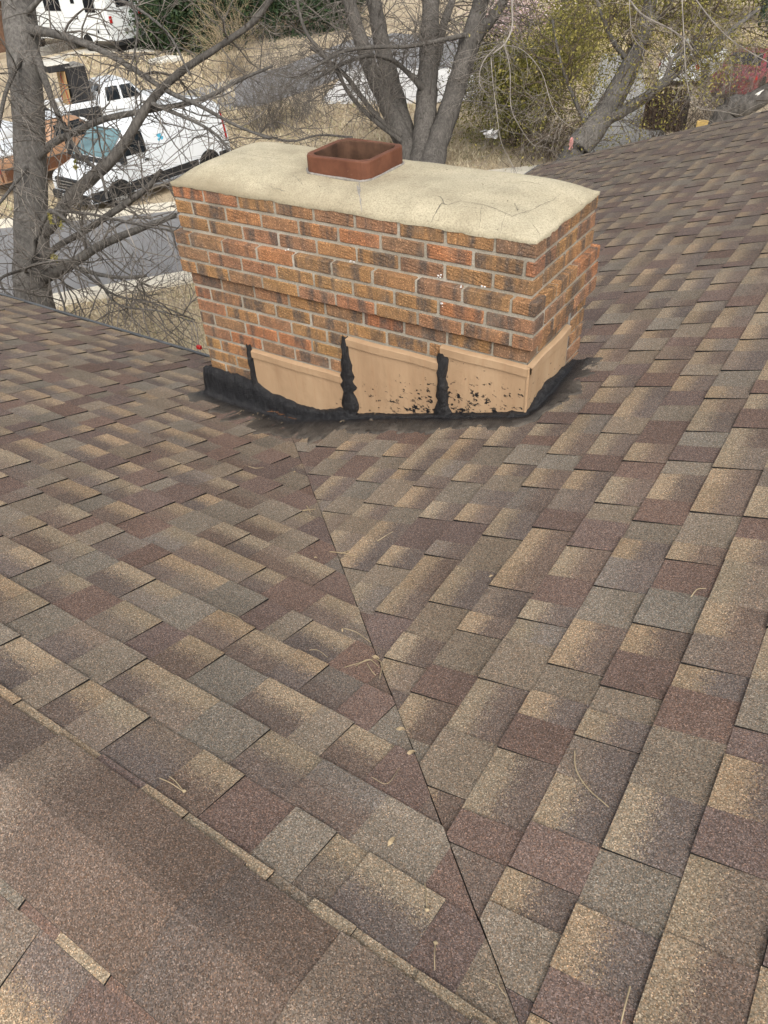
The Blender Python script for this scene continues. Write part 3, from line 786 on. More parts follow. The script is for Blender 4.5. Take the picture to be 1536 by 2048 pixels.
# skirt: from the wall down into the roof and out over the shingles
def tar_skirt(path, tops, outs, n_in, name):
    """path: list of wall foot points in plan; n_in: outward plan directions"""
    P = np.array(path); s = np.r_[0, np.cumsum(np.hypot(*np.diff(P, axis=0).T))]; N = int(s[-1] / .012)
    q = np.linspace(0, s[-1], N); px = np.interp(q, s, P[:, 0]); py = np.interp(q, s, P[:, 1])
    tz = np.interp(q, s, tops); ow = np.interp(q, s, outs)
    D_ = np.array(n_in, float); dx = np.interp(q, s, D_[:, 0]); dy = np.interp(q, s, D_[:, 1])
    rg = np.random.default_rng(4); nz = np.convolve(rg.normal(size=N + 40), np.ones(7) / 7, 'same')[20:20 + N]; nz2 = np.convolve(rg.normal(size=N + 40), np.ones(3) / 3, 'same')[20:20 + N]
    rows, al = [], []
    for i in range(N):
        x, y = px[i], py[i]; zr = roofz(x, y); hgt = max(tz[i] + .010 * nz[i] + .003 * nz2[i] - zr, .02); out = max(ow[i] * (1 + .45 * nz[i] + .2 * nz2[i]), .03)
        row, ra = [], []
        prof = [(.002, 1.0, 0), (.020, .96, 0), (.030, .75, 0), (.032, .5, 0), (.036, .28, 0), (.05, .12, .05)]
        for o, h, a in prof:
            xx, yy = x + dx[i] * o, y + dy[i] * o
            row.append((xx + rg.normal() * .0016, yy + rg.normal() * .0022, max(zr + hgt * h, roofz(xx, yy) + .012))); ra.append(a)
        for t in (.2, .4, .6, .8, .93, 1.0):
            o = .05 + out * t; xx, yy = x + dx[i] * o, y + dy[i] * o
            hh = .017 - .008 * t + rg.normal() * .0016
            if t == 1.0: hh = -.004
            row.append((xx + rg.normal() * .003, yy + rg.normal() * .003, roofz(xx, yy) + hh)); ra.append(max(0, min(1, t * 1.05)))
        rows.append(row); al.append(ra)
    G_ = np.array(rows); a_, b_ = G_.shape[:2]
    F = [(i * b_ + j, i * b_ + j + 1, (i + 1) * b_ + j + 1, (i + 1) * b_ + j) for i in range(a_ - 1) for j in range(b_ - 1)]
    put(name, G_.reshape(-1, 3), F, MAT['tar'], chim, smooth=True, attrs={'c0': [(0, 0, 0, v) for r_ in al for v in r_]})
W0 = -.008
tar_skirt([(-.005, .40), (-.005, .02), (-.005, W0), (.10, W0), (.25, W0), (.36, W0), (.45, W0), (.60, W0), (.75, W0), (.90, W0), (1.0, W0), (1.2, W0), (1.42, W0), (1.6, W0), (1.78, W0), (x1 + .008, W0), (x1 + .008, .05), (x1 + .008, .2), (x1 + .008, .35), (x1 + .008, .48)],
          [Z0 - .76, Z0 - .73, Z0 - .715, Z0 - .715, Z0 - .71, Z0 - .725, Z0 - .755, Z0 - .775, Z0 - .765, Z0 - .72, Z0 - .71, Z0 - .655, Z0 - .59, Z0 - .535, Z0 - .475, Z0 - .465, Z0 - .45, Z0 - .435, Z0 - .445, Z0 - .48],
          [.05, .06, .09, .14, .18, .21, .22, .22, .18, .14, .12, .11, .10, .09, .07, .05, .06, .08, .10, .06],
          [(-.5, -.1), (-.7, -.5), (-.6, -.8), (-.1, -1), (0, -1), (0, -1), (0, -1), (0, -1), (0, -1), (0, -1), (0, -1), (0, -1), (0, -1), (0, -1), (.2, -1), (.7, -.7), (1, 0), (1, 0), (1, 0), (1, .2)], 'tar_skirt')
# mortar repair at the back of the right face
T = Tubes(); pts_ = [at(*p) for p in [(1149, 535, 3.42), (1147, 560, 3.45)]]
mb = MB()
for za, zb2 in ((Z0 - .50, Z0 - .30), (Z0 - .30, Z0 - .21)):
    mb.bbox((x1 - .002, .398, za), (x1 + .006, .412, zb2), .002)
mb.build('mortar_repair', MAT['caulk'], chim)
#@@VEHICLES
# ------------------------------------------------------------------ vehicles
def interp(pts):
    xs, ys = zip(*pts); return lambda x: float(np.interp(x, xs, ys))
class Hull:
    """car body shell; local x runs front to rear, y across, z up"""
    def __init__(s, L, zt, w, zb, n=.28, tum=.10, belt=1.0):
        s.L, s.zt, s.w, s.zb, s.n, s.tum, s.belt = L, interp(zt), interp(w), zb, n, tum, belt
        s.xs = sorted(set([p[0] for p in zt] + [p[0] for p in w] + list(np.linspace(0, L, 22))))
    def ty(s, z): return 1 - s.tum * max(0, z - s.belt)
    def pt(s, x, ph):
        c, sn = abs(math.cos(ph)), math.sin(ph); z = s.zb + (s.zt(x) - s.zb) * max(sn, 0) ** s.n
        y = s.w(x) * c ** s.n * (1 if math.cos(ph) > 0 else -1) * s.ty(z); return (x, y, z)
    def side(s, x, z, sg, off=.008):
        k = min(max((z - s.zb) / (s.zt(x) - s.zb), 0), .9999) ** (1 / s.n)
        y = s.w(x) * math.cos(math.asin(k)) ** s.n * s.ty(z); return (x, sg * (y + off), z)
    def top(s, x, y, off=.012):
        k = min(abs(y) / s.w(x), .999) ** (1 / s.n); z = s.zb + (s.zt(x) - s.zb) * math.sin(math.acos(k)) ** s.n; return (x - off * .6, y, z + off)
    def body(s, parent, mat, name='body'):
        m_ = 29; ph = np.r_[np.linspace(0, .5, 11)[:-1], np.linspace(.5, math.pi - .5, 9)[:-1], np.linspace(math.pi - .5, math.pi, 10)]
        G = np.array([[s.pt(x, p) for p in ph] for x in s.xs]); mb = MB(); mb.grid(G)
        k = len(ph); mb.f.append(tuple(range(k))[::-1]); mb.m.append(0); b = (len(s.xs) - 1) * k; mb.f.append(tuple(range(b, b + k))); mb.m.append(0)
        mb.f.append(tuple([0, k - 1] + [i * k + k - 1 for i in range(1, len(s.xs))] + [i * k for i in range(len(s.xs) - 1, 0, -1)])); mb.m.append(0)
        o = mb.build(name, mat, parent, world=False, smooth=True)
        md = o.modifiers.new('edge', 'EDGE_SPLIT'); md.split_angle = math.radians(38)
        return o
    def patch(s, name, corners, sg, mat, parent, off=.008, na=6, nb=4, th=.012):
        """panel on the side skin: corners (x,z) in order bottom-front, bottom-rear, top-rear, top-front"""
        c = np.array(corners, float); G = []
        for a in np.linspace(0, 1, na):
            lo = c[0] + (c[1] - c[0]) * a; hi = c[3] + (c[2] - c[3]) * a
            G.append([s.side(*(lo + (hi - lo) * b), sg, off) for b in np.linspace(0, 1, nb)])
        G = np.array(G); mb = MB(); mb.grid(G if sg < 0 else G[::-1])
        R = [(0, j) for j in range(nb)] + [(i, nb - 1) for i in range(1, na)] + [(na - 1, j) for j in range(nb - 2, -1, -1)] + [(i, 0) for i in range(na - 2, 0, -1)]
        P = np.array([G[q] for q in R]); Q = P.copy(); Q[:, 1] -= sg * th
        V = np.r_[P, Q]; n = len(R); mb.add(V, [(i, (i + 1) % n, n + (i + 1) % n, n + i) for i in range(n)])
        return mb.build(name, mat, parent, world=False)
    def toppatch(s, name, xa, xb, ya, yb, mat, parent, off=.012, na=5, nb=9, smooth=True):
        """panel over the top skin from x=xa (half width ya) to x=xb (half width yb)"""
        G = np.array([[s.top(xa + (xb - xa) * a, (ya + (yb - ya) * a) * b, off) for b in np.linspace(-1, 1, nb)] for a in np.linspace(0, 1, na)])
        mb = MB(); mb.grid(G[::-1]); return mb.build(name, mat, parent, world=False, smooth=smooth)
def wheel(parent, x, y, r, wd, sg):
    mb = MB(); mb.cyl((x, y, r), (x, y - sg * wd, r), r, n=28); t = mb.build('wheel', MAT['tyre'], parent, world=False)
    WO[t.name] = np.array(t.location); c = np.array(t.location)
    def sub(name, V, F, mat): return put(name, np.array(V) - c, F, mat, t, world=False)
    mb = MB(); mb.cyl((x, y + sg * .004, r), (x, y - sg * .05, r), r * .60, r * .52, n=24)
    sub('rim', mb.v, mb.f, MAT['rim'])
    mb = MB()
    for a in range(5):
        an = a * 2 * math.pi / 5; ux, uz = math.cos(an), math.sin(an)
        mb.cyl((x + ux * r * .2, y + sg * .008, r + uz * r * .2), (x + ux * r * .42, y + sg * .008, r + uz * r * .42), r * .07, n=8)
    sub('lug_hole', mb.v, mb.f, MAT['tyre'])
def arch(hull, parent, x, r, sg, mat='clad'):
    mb = MB(); P, Q = [], []
    for a in np.linspace(0, math.pi, 15):
        for rad, L_ in ((r * 1.04, P), (r * 1.30, Q)):
            xx, zz = x + rad * math.cos(a), max(r + rad * math.sin(a), hull.zb + .01)
            L_.append(hull.side(xx, min(zz, hull.zt(xx) - .06), sg, .02))
    G = np.array([P, Q]); mb.grid(G if sg > 0 else G[::-1])
    c = np.array([hull.side(x, hull.zb + .02, sg, .01)]); mb.build('wheel_arch', MAT[mat], parent, world=False)
    mb = MB(); V = [hull.side(x, hull.zb + .01, sg, .012)] + [tuple(np.array(p) - np.array([0, sg * .006, 0])) for p in P]
    mb.add(V, [(0, i, i + 1) for i in range(1, len(V) - 1)]); mb.build('wheel_well', MAT['tyre'], parent, world=False)

# white panel van
van = thing('van', (-17.55, 11.55, 0), 'white panel van with black side cladding parked across the street, nose towards the house', 'van', rz=1.505)
hv = Hull(5.58, [(0, .82), (.05, 1.02), (.16, 1.10), (.75, 1.25), (.92, 1.34), (1.72, 1.96), (2.05, 2.13), (2.6, 2.19), (5.25, 2.16), (5.48, 2.03), (5.58, 1.7)],
          [(0, .74), (.08, .86), (.28, .96), (.8, 1.0), (5.4, 1.0), (5.58, .95)], .36)
hv.body(van, MAT['white'])
hv.toppatch('windscreen', .97, 1.74, .84, .74, MAT['windscreen'], van)
hv.toppatch('cowl', .80, .95, .80, .82, MAT['clad'], van, .008)
for y in (-.38, .18):
    mb = MB(); mb.bbox((.60, y - .12, 1.225), (.68, y + .12, 1.262), .01); mb.build('bonnet_vent', MAT['clad'], van, world=False)
for sg in (-1, 1):
    hv.patch('door_window', [(1.28, 1.34), (2.28, 1.30), (2.28, 1.86), (1.86, 1.88)], sg, MAT['glass'], van)
    hv.patch('side_cladding', [(1.42, .40), (4.10, .40), (4.10, .66), (1.42, .66)], sg, MAT['clad'], van, .022)
    hv.patch('side_cladding', [(5.02, .40), (5.5, .40), (5.5, .66), (5.02, .66)], sg, MAT['clad'], van, .022)
    hv.patch('front_bumper_side', [(.10, .38), (.60, .38), (.60, .66), (.10, .66)], sg, MAT['clad'], van, .02)
    hv.patch('headlight', [(.12, .90), (.50, .98), (.56, 1.14), (.20, 1.06)], sg, MAT['chrome'], van, .006)
    hv.patch('tail_light', [(5.40, .95), (5.50, .95), (5.50, 1.75), (5.40, 1.75)], sg, MAT['red_lens'], van, .012)
    hv.patch('door_seam', [(2.36, .70), (2.375, .70), (2.375, 1.98), (2.36, 1.98)], sg, MAT['clad'], van, .003)
    hv.patch('door_seam', [(3.60, .70), (3.615, .70), (3.615, 1.98), (3.60, 1.98)], sg, MAT['clad'], van, .003)
    hv.patch('door_handle', [(2.10, 1.08), (2.26, 1.08), (2.26, 1.13), (2.10, 1.13)], sg, MAT['clad'], van, .03)
    arch(hv, van, 1.0, .36, sg); arch(hv, van, 4.56, .36, sg)
    wheel(van, 1.0, sg * .99, .36, .24, sg); wheel(van, 4.56, sg * .99, .36, .24, sg)
    mb = MB(); mb.cyl((1.55, sg * 1.06, .33), (3.95, sg * 1.06, .33), .055, n=10); mb.build('running_board', MAT['chrome'], van, world=False)
    mb = MB(); mb.bbox((1.12, sg * 1.26 - .11, 1.22), (1.26, sg * 1.26 + .11, 1.62), .03); mb.bbox((1.15, sg * 1.02 - .16, 1.27), (1.22, sg * 1.02 + .16, 1.33), .01); mb.build('mirror', MAT['clad'], van, world=False)
mb = MB(); mb.bbox((-.05, -.52, .66), (.06, .52, 1.0), .03); gr = mb.build('grille', MAT['clad'], van, world=False)
c = np.array(gr.location)
for z in (.74, .83, .92):
    mb = MB(); mb.bbox((-.062, -.48, z - .014), (-.04, .48, z + .014), .004); put('grille_slat', np.array(mb.v) - c, mb.f, MAT['chrome'], gr, world=False)
mb = MB(); mb.bbox((-.09, -.82, .36), (.14, .82, .62), .05); mb.build('front_bumper', MAT['clad'], van, world=False)
mb = MB(); mb.bbox((-.105, -.26, .44), (-.08, .26, .57), .006); mb.build('number_plate', MAT['white_rv'], van, world=False)
mb = MB(); mb.bbox((5.5, -.92, .40), (5.68, .92, .60), .04); mb.build('rear_bumper', MAT['clad'], van, world=False)
for k, (xx, zz, rr_) in enumerate([(2.86, 1.60, .075), (2.93, 1.52, .06), (2.82, 1.50, .045)]):
    pts_ = [(xx + rr_ * (1 + .3 * math.sin(3 * a)) * math.cos(a), zz + rr_ * (1 + .3 * math.cos(2 * a)) * math.sin(a)) for a in np.linspace(0, 2 * math.pi, 14, endpoint=False)]
    P = [hv.side(a, b, -1, .004 + .001 * k) for a, b in pts_]; Q = [(p[0], p[1] + .004, p[2]) for p in P]
    put('blue_decal', P + Q, [tuple(range(14))[::-1]] + [(i, (i + 1) % 14, 14 + (i + 1) % 14, 14 + i) for i in range(14)], MAT['blue'], van, world=False)

# motorhome, rear towards the street
rv = thing('motorhome', (-50.3, 35.3, 0), 'tall white motorhome parked behind the dry lawn, dark windows and red tail light', 'motorhome', rz=0)
hr = Hull(9.2, [(0, 3.0), (.5, 3.55), (8.9, 3.6), (9.2, 3.5)], [(0, 1.3), (9.2, 1.38)], .55, n=.10, tum=.02)
hr.body(rv, MAT['white_rv'])
for sg in (-1, 1):
    for xa, xb, za, zb_ in [(3.3, 4.9, 2.15, 2.95), (6.0, 6.35, 2.55, 2.95), (7.2, 8.15, 2.1, 2.95)]:
        hr.patch('window', [(xa, za), (xb, za), (xb, zb_), (xa, zb_)], sg, MAT['glass'], rv, .02)
    hr.patch('trim_line', [(.3, 1.23), (9.15, 1.23), (9.15, 1.26), (.3, 1.26)], sg, MAT['rim'], rv, .012)
    hr.patch('trim_line', [(.3, .98), (9.15, .98), (9.15, 1.0), (.3, 1.0)], sg, MAT['rim'], rv, .012)
    hr.patch('marker', [(7.95, 1.03), (8.12, 1.03), (8.12, 1.2), (7.95, 1.2)], sg, MAT['clad'], rv, .02)
    for xw in (1.6, 6.85): arch(hr, rv, xw, .47, sg, 'white_rv'); wheel(rv, xw, sg * 1.34, .47, .28, sg)
mb = MB(); mb.bbox((9.19, -.55, 2.3), (9.23, .55, 3.1), .015); mb.build('rear_window', MAT['glass'], rv, world=False)
for sg in (-1, 1):
    mb = MB(); mb.bbox((9.19, sg * 1.2 - .1, 1.55), (9.25, sg * 1.2 + .1, 1.92), .015); mb.build('tail_light', MAT['red_lens'], rv, world=False)
mb = MB(); mb.bbox((9.16, -1.3, .35), (9.40, 1.3, .62), .04); mb.build('rear_bumper', MAT['clad'], rv, world=False)
mb = MB(); mb.box((9.16, -1.25, .02), (9.20, 1.25, .36)); mb.build('mud_flap', MAT['tyre'], rv, world=False)
for z in (.95, 1.3, 2.15):
    mb = MB(); mb.box((9.195, -1.3, z), (9.215, 1.3, z + .025)); mb.build('trim_line', MAT['rim'], rv, world=False)
mb = MB(); mb.bbox((9.2, -.3, 1.02), (9.23, .02, 1.18), .005); mb.build('number_plate', MAT['rim'], rv, world=False)
mb = MB()
for y in (.62, .95): mb.cyl((9.32, y, .75), (9.32, y, 3.6), .022, n=8)
for z in np.arange(.95, 3.5, .32): mb.cyl((9.32, .62, z), (9.32, .95, z), .018, n=8)
mb.build('ladder', MAT['rim'], rv, world=False)

def pickup(name, loc, rz, label, body_mat, lower_mat, roof_mat):
    t = thing(name, loc, label, 'pickup truck', rz=rz)
    h = Hull(5.3, [(0, .85), (.08, .98), (1.25, 1.10), (1.35, 1.15), (1.85, 1.70), (2.1, 1.78), (2.95, 1.76), (3.2, 1.32), (3.25, 1.14), (5.22, 1.12), (5.3, 1.05)],
             [(0, .86), (.2, .95), (5.1, .95), (5.3, .92)], .42, n=.2, tum=.16)
    h.body(t, MAT[body_mat])
    h.toppatch('windscreen', 1.40, 1.82, .78, .70, MAT['windscreen'], t)
    h.toppatch('rear_window', 3.12, 2.99, .66, .62, MAT['glass'], t)
    h.toppatch('roof_panel', 1.95, 2.93, .66, .66, MAT[roof_mat], t, .02)
    for sg in (-1, 1):
        h.patch('door_window', [(1.55, 1.16), (2.30, 1.16), (2.30, 1.62), (1.84, 1.62)], sg, MAT['glass'], t)
        h.patch('quarter_window', [(2.40, 1.16), (2.95, 1.16), (2.88, 1.62), (2.40, 1.62)], sg, MAT['glass'], t)
        h.patch('lower_panel', [(.15, .46), (5.2, .46), (5.2, .78), (.15, .78)], sg, MAT[lower_mat], t, .006, na=20)
        h.patch('tail_light', [(5.16, .72), (5.28, .72), (5.28, 1.0), (5.16, 1.0)], sg, MAT['red_lens'], t, .02)
        h.patch('trim_strip', [(.15, .79), (5.2, .79), (5.2, .82), (.15, .82)], sg, MAT['chrome'], t, .014, na=20)
        for xw in (.95, 4.25): arch(h, t, xw, .36, sg, body_mat); wheel(t, xw, sg * .95, .36, .24, sg)
    mb = MB(); mb.bbox((5.26, -.9, .44), (5.42, .9, .60), .03); mb.build('rear_bumper', MAT['chrome'], t, world=False)
    mb = MB(); mb.bbox((-.12, -.9, .44), (.05, .9, .62), .03); mb.build('front_bumper', MAT['chrome'], t, world=False)
    return t, h
bp, hb = pickup('pickup_truck', (-21.55, 16.9, 0), 1.505 + math.pi, 'brown and tan old pickup truck half hidden by the thick left trunk', 'tan_paint', 'brown_paint', 'white')
mb = MB(); mb.bbox((3.25, -.90, 1.10), (5.25, .90, 1.22), .04); mb.build('bed_cover', MAT['white'], bp, world=False)
mb = MB(); mb.bbox((5.285, -.72, .66), (5.335, .72, 1.04), .02); tg = mb.build('tailgate', MAT['brown_paint'], bp, world=False)
cv = np.array([-25.9, 17.4]); cf = np.array([-24.1, 22.1]); dv = cv - cf
cp, hc = pickup('pickup_truck', (cf[0], cf[1], 0), math.atan2(dv[1], dv[0]), 'white pickup truck carrying a dark cabinet in its bed behind the van', 'white', 'white', 'white')
for sg in (-1, 1): hc.patch('bed_side', [(3.3, .55), (5.2, .55), (5.2, 1.06), (3.3, 1.06)], sg, MAT['clad'], cp, .02)
mb = MB(); mb.box((3.3, -.78, 1.10), (5.2, .78, 1.135)); mb.build('bed_floor', MAT['conc'], cp, world=False)
for sg in (-1, 1):
    mb = MB(); mb.bbox((3.28, sg * .84 - .06, 1.08), (5.25, sg * .84 + .06, 1.25), .02); mb.build('bed_rail', MAT['white'], cp, world=False)
mb = MB(); mb.bbox((5.18, -.9, .62), (5.30, .9, 1.25), .02); mb.build('tailgate', MAT['clad'], cp, world=False)
ca = math.atan2(dv[1], dv[0])
def in_bed(x, y, z): return (cf[0] + math.cos(ca) * x - math.sin(ca) * y, cf[1] + math.sin(ca) * x + math.cos(ca) * y, z)
cab = thing('cabinet', in_bed(3.72, .0, 1.14), 'tall charcoal cabinet standing in the bed of the white pickup', 'cabinet', rz=ca)
mb = MB(); mb.bbox((-.36, -.62, 0), (.36, .62, 1.25), .015); mb.build('case', MAT['cab_dark'], cab, world=False)
for y in (-.31, .31):
    mb = MB(); mb.bbox((.36, y - .29, .04), (.385, y + .29, 1.2), .006); mb.build('door', MAT['cab_dark'], cab, world=False)
mb = MB(); mb.bbox((-.38, -.64, 1.25), (.38, .64, 1.29), .01); mb.build('top', MAT['stone'], cab, world=False)
ply = thing('plywood_sheet', in_bed(4.22, .05, 1.14), 'tan plywood sheet leaning behind the charcoal cabinet in the truck bed', 'plywood', rz=ca)
mb = MB(); mb.add([(.0, -.5, 0), (.04, -.5, 0), (.04, .5, 0), (.0, .5, 0), (-.09, -.5, 1.15), (-.05, -.5, 1.15), (-.05, .5, 1.15), (-.09, .5, 1.15)], [(0, 3, 2, 1), (4, 5, 6, 7), (0, 1, 5, 4), (1, 2, 6, 5), (2, 3, 7, 6), (3, 0, 4, 7)]); mb.build('sheet', MAT['ply'], ply, world=False)
for s_ in (-1, 1):
    mb = MB(); mb.cyl((.05, s_ * .45, .1), (-.04, -s_ * .02, 1.1), .014, n=6); mb.build('strap', MAT['red_strap'], ply, world=False)
mb = MB(); mb.bbox((-.42, -.5, 0), (.42, .5, .22), .02)
bx = mb.build('crate', MAT['cab_dark'], None, world=False); bx.location = Vector(in_bed(4.30, .05, 2.42)); bx.rotation_euler = (0, 0, ca); tag(bx, 'flat dark crate with pale lid resting above the plywood sheet in the truck bed', 'crate')
mb = MB(); mb.bbox((-.43, -.51, .11), (.43, .51, .145), .01); mb.build('lid', MAT['paver'], bx, world=False)

def sedan(name, loc, rz, label, mat):
    t = thing(name, loc, label, 'car', rz=rz)
    h = Hull(4.6, [(0, .62), (.08, .74), (1.15, .92), (1.3, .97), (1.95, 1.36), (2.3, 1.43), (3.1, 1.42), (3.75, 1.05), (3.9, .98), (4.5, .93), (4.6, .8)],
             [(0, .72), (.25, .85), (1, .89), (3.6, .89), (4.4, .84), (4.6, .74)], .25, n=.28, tum=.28, belt=.85)
    h.body(t, MAT[mat])
    h.toppatch('windscreen', 1.34, 1.93, .68, .56, MAT['glass'], t); h.toppatch('rear_window', 3.72, 3.16, .66, .56, MAT['glass'], t)
    for sg in (-1, 1):
        h.patch('door_window', [(1.6, .97), (2.38, .97), (2.38, 1.31), (2.02, 1.30)], sg, MAT['glass'], t)
        h.patch('rear_door_window', [(2.44, .97), (3.5, .97), (3.2, 1.28), (2.44, 1.31)], sg, MAT['glass'], t)
        h.patch('tail_light', [(4.40, .66), (4.56, .66), (4.54, .84), (4.38, .86)], sg, MAT['red_lens'], t, .012)
        h.patch('headlight', [(.06, .56), (.30, .56), (.32, .68), (.08, .66)], sg, MAT['chrome'], t, .012)
        for xw in (.85, 3.7): arch(h, t, xw, .32, sg, 'tyre'); wheel(t, xw, sg * .88, .32, .2, sg)
    return t
sedan('car', (-26.2, 15.9, 0), .35 + math.pi, 'white car at the left edge behind the brown pickup', 'white')
sedan('car', (-3.6, 36.2, 0), 1.5 + math.pi, 'red car behind the leaning tree near the right edge', 'red_paint')
sedan('car', (-6.2, 38.0, 0), 1.5 + math.pi, 'pale car behind the red car near the right edge', 'white_rv')

# ------------------------------------------------------------------ neighbouring buildings and small yard things
nb = thing('neighbour_house', (-56, 31, 0), 'brown brick house corner with grey eave behind the thick left trunk', 'house')
mb = MB(); mb.box((-66, 27.5, 0), (-50.2, 33.6, 3.0)); mb.build('wall', MAT['wallbrick'], nb)
mb = MB(); mb.add([(-66.6, 26.8, 3.0), (-49.4, 26.8, 3.0), (-49.4, 34.3, 3.0), (-66.6, 34.3, 3.0), (-66.6, 30.5, 4.7), (-49.4, 30.5, 4.7)], [(0, 1, 5, 4), (2, 3, 4, 5), (1, 2, 5), (3, 0, 4), (0, 3, 2, 1)]); mb.build('roof', MAT['farroof'], nb)
mb = MB(); mb.box((-49.4, 26.8, 2.85), (-49.32, 34.3, 3.06)); mb.build('fascia', MAT['white_rv'], nb)
mb = MB(); mb.cyl((-49.9, 27.3, 0), (-49.9, 27.3, 2.9), .06, n=8); mb.build('downpipe', MAT['white_rv'], nb)
th_ = thing('neighbour_house', (-44, 49, 0), 'tan sided house behind the dark evergreen hedge', 'house')
mb = MB(); mb.box((-52, 46, 0), (-36, 54, 3.4)); mb.build('wall', MAT['siding'], th_)
mb = MB(); mb.add([(-52.6, 45.4, 3.4), (-35.4, 45.4, 3.4), (-35.4, 54.6, 3.4), (-52.6, 54.6, 3.4), (-52.6, 50, 5.6), (-35.4, 50, 5.6)], [(0, 1, 5, 4), (2, 3, 4, 5), (1, 2, 5), (3, 0, 4), (0, 3, 2, 1)]); mb.build('roof', MAT['farroof'], th_)
for xw in (-48.5, -44.5, -40):
    mb = MB(); mb.box((xw, 45.96, 1.1), (xw + 1.3, 46.02, 2.3)); w_ = mb.build('window', MAT['glass'], th_)
    mb = MB(); mb.box((xw - .08, 45.94, 1.02), (xw + 1.38, 45.975, 1.1)); mb.build('sill', MAT['white_rv'], w_)
mb = MB()
wl = thing('garden_wall', (-46, 30.6, 0), 'low grey stone garden wall below the motorhome', 'wall')
a_, b_ = gnd(85, 112), gnd(168, 92)
for i in range(12):
    p = a_ + (b_ - a_) * (i / 12); q = a_ + (b_ - a_) * ((i + .94) / 12)
    mb = MB(); d_ = (q - p)[:2]; d_ /= np.linalg.norm(d_); nn = np.array([-d_[1], d_[0]]) * .2
    hgt = .42 + .12 * random.random()
    mb.prism([p[:2] - nn, q[:2] - nn, q[:2] + nn, p[:2] + nn], 0, hgt); mb.build('stone', MAT['stone'], wl)
for k, (u, v) in enumerate([(320, 126), (341, 124)]):
    p = gnd(u, v); mb = MB(); mb.bbox((p[0] - .55, p[1] - .38, 0), (p[0] + .55, p[1] + .38, .22 + .06 * k), .05)
    tag(mb.build('landscape_stone', MAT['paver'], base=True), ['flat pale stone on the dry lawn, left of a pair below the hedge', 'flat pale stone on the dry lawn, right of a pair below the hedge'][k], 'stone', 'pale stones below the hedge')
# dark slatted compost bin beside the grey driveway
p = gnd(1318, 262); lt = thing('slatted_bin', (p[0], p[1], 0), 'dark brown slatted bin beside the grey driveway at right', 'bin')
for i in range(8):
    for s_ in (0, 1):
        mb = MB(); mb.box((p[0] - .62 + i * .165, p[1] + s_ * .9, .05), (p[0] - .62 + i * .165 + .11, p[1] + s_ * .9 + .03, 1.15)); mb.build('slat', MAT['lattice'], lt)
for z in (.2, .9):
    mb = MB(); mb.box((p[0] - .66, p[1] + .032, z), (p[0] + .70, p[1] + .07, z + .09)); mb.build('rail', MAT['lattice'], lt)
mb = MB(); mb.box((p[0] - .6, p[1] + .1, .02), (p[0] + .66, p[1] + .86, .95)); mb.build('fill', MAT['deck'], lt)
p = gnd(1412, 243, 1.0); mb = MB(); mb.bbox((p[0] - .25, p[1] - .1, 0), (p[0] + .25, p[1] + .1, 1.02), .02); mb.build('board', MAT['yellow'])
tag(bpy.data.objects['board'], 'short yellow board just above the far roof edge at right', 'board')
#@@PLANTS
# ------------------------------------------------------------------ trees and shrubs
def grow(T, p, d, L, r, depth, rg, droop=.0, curl=.16, kids=(2, 5), n=6, k=3, lift=.0):
    P = [np.array(p, float)]; d = np.array(d, float); d /= np.linalg.norm(d) + 1e-9; st = L / n
    for i in range(n):
        d = d + rg.normal(size=3) * curl + np.array([0, 0, -droop * (1 - i / n) + lift * (i / n)]); d /= np.linalg.norm(d) + 1e-9
        P.append(P[-1] + d * st)
    P = np.array(P); R = np.linspace(r, r * .38, n + 1); T.add(P, R, k)
    if depth > 0:
        for _ in range(int(rg.integers(kids[0], kids[1] + 1))):
            i = int(rg.integers(1, n)); t = P[min(i + 1, n)] - P[i]; t /= np.linalg.norm(t) + 1e-9
            s = rg.normal(size=3); s -= t * (s @ t); s /= np.linalg.norm(s) + 1e-9
            grow(T, P[i], t * .75 + s * .8, L * rg.uniform(.3, .62), r * .62, depth - 1, rg, droop, curl, kids, max(4, n - 1), 3, lift)
    return P
def limb(T, pts, k=8, n=5):
    """pts: (u, v, distance, width in photo pixels)"""
    W_ = np.array([at(u, v, q) for u, v, q, _ in pts]); R = np.array([w_ * q / FPX / 2 for _, _, q, w_ in pts])
    P = smooth_path(W_, n); rr_ = np.interp(np.linspace(0, 1, len(P)), np.linspace(0, 1, len(R)), R)
    rr_ = rr_ * (1 + .05 * np.sin(np.arange(len(P)) * 1.9 + pts[0][0]))
    T.add(P, rr_, k); return P, rr_
def sprout(T, PR_, n, Lr, rg, depth=1, droop=.05, lift=.05, rmin=.004, rmax=.011, lo=.1, kids=(2, 5), side=.95, curl=.16):
    P, R = PR_
    for _ in range(n):
        f = rg.uniform(lo, 1) * (len(P) - 1.01); i = int(f); p = P[i] + (P[i + 1] - P[i]) * (f - i); t = P[i + 1] - P[i]; t /= np.linalg.norm(t) + 1e-9
        s = rg.normal(size=3); s -= t * (s @ t); s /= np.linalg.norm(s) + 1e-9
        r = min(max(R[i] * .35, rmin), rmax); grow(T, p, t * .55 + s * side, rg.uniform(*Lr), r * rg.uniform(.6, 1.1), depth, rg, droop, curl, kids, lift=lift)
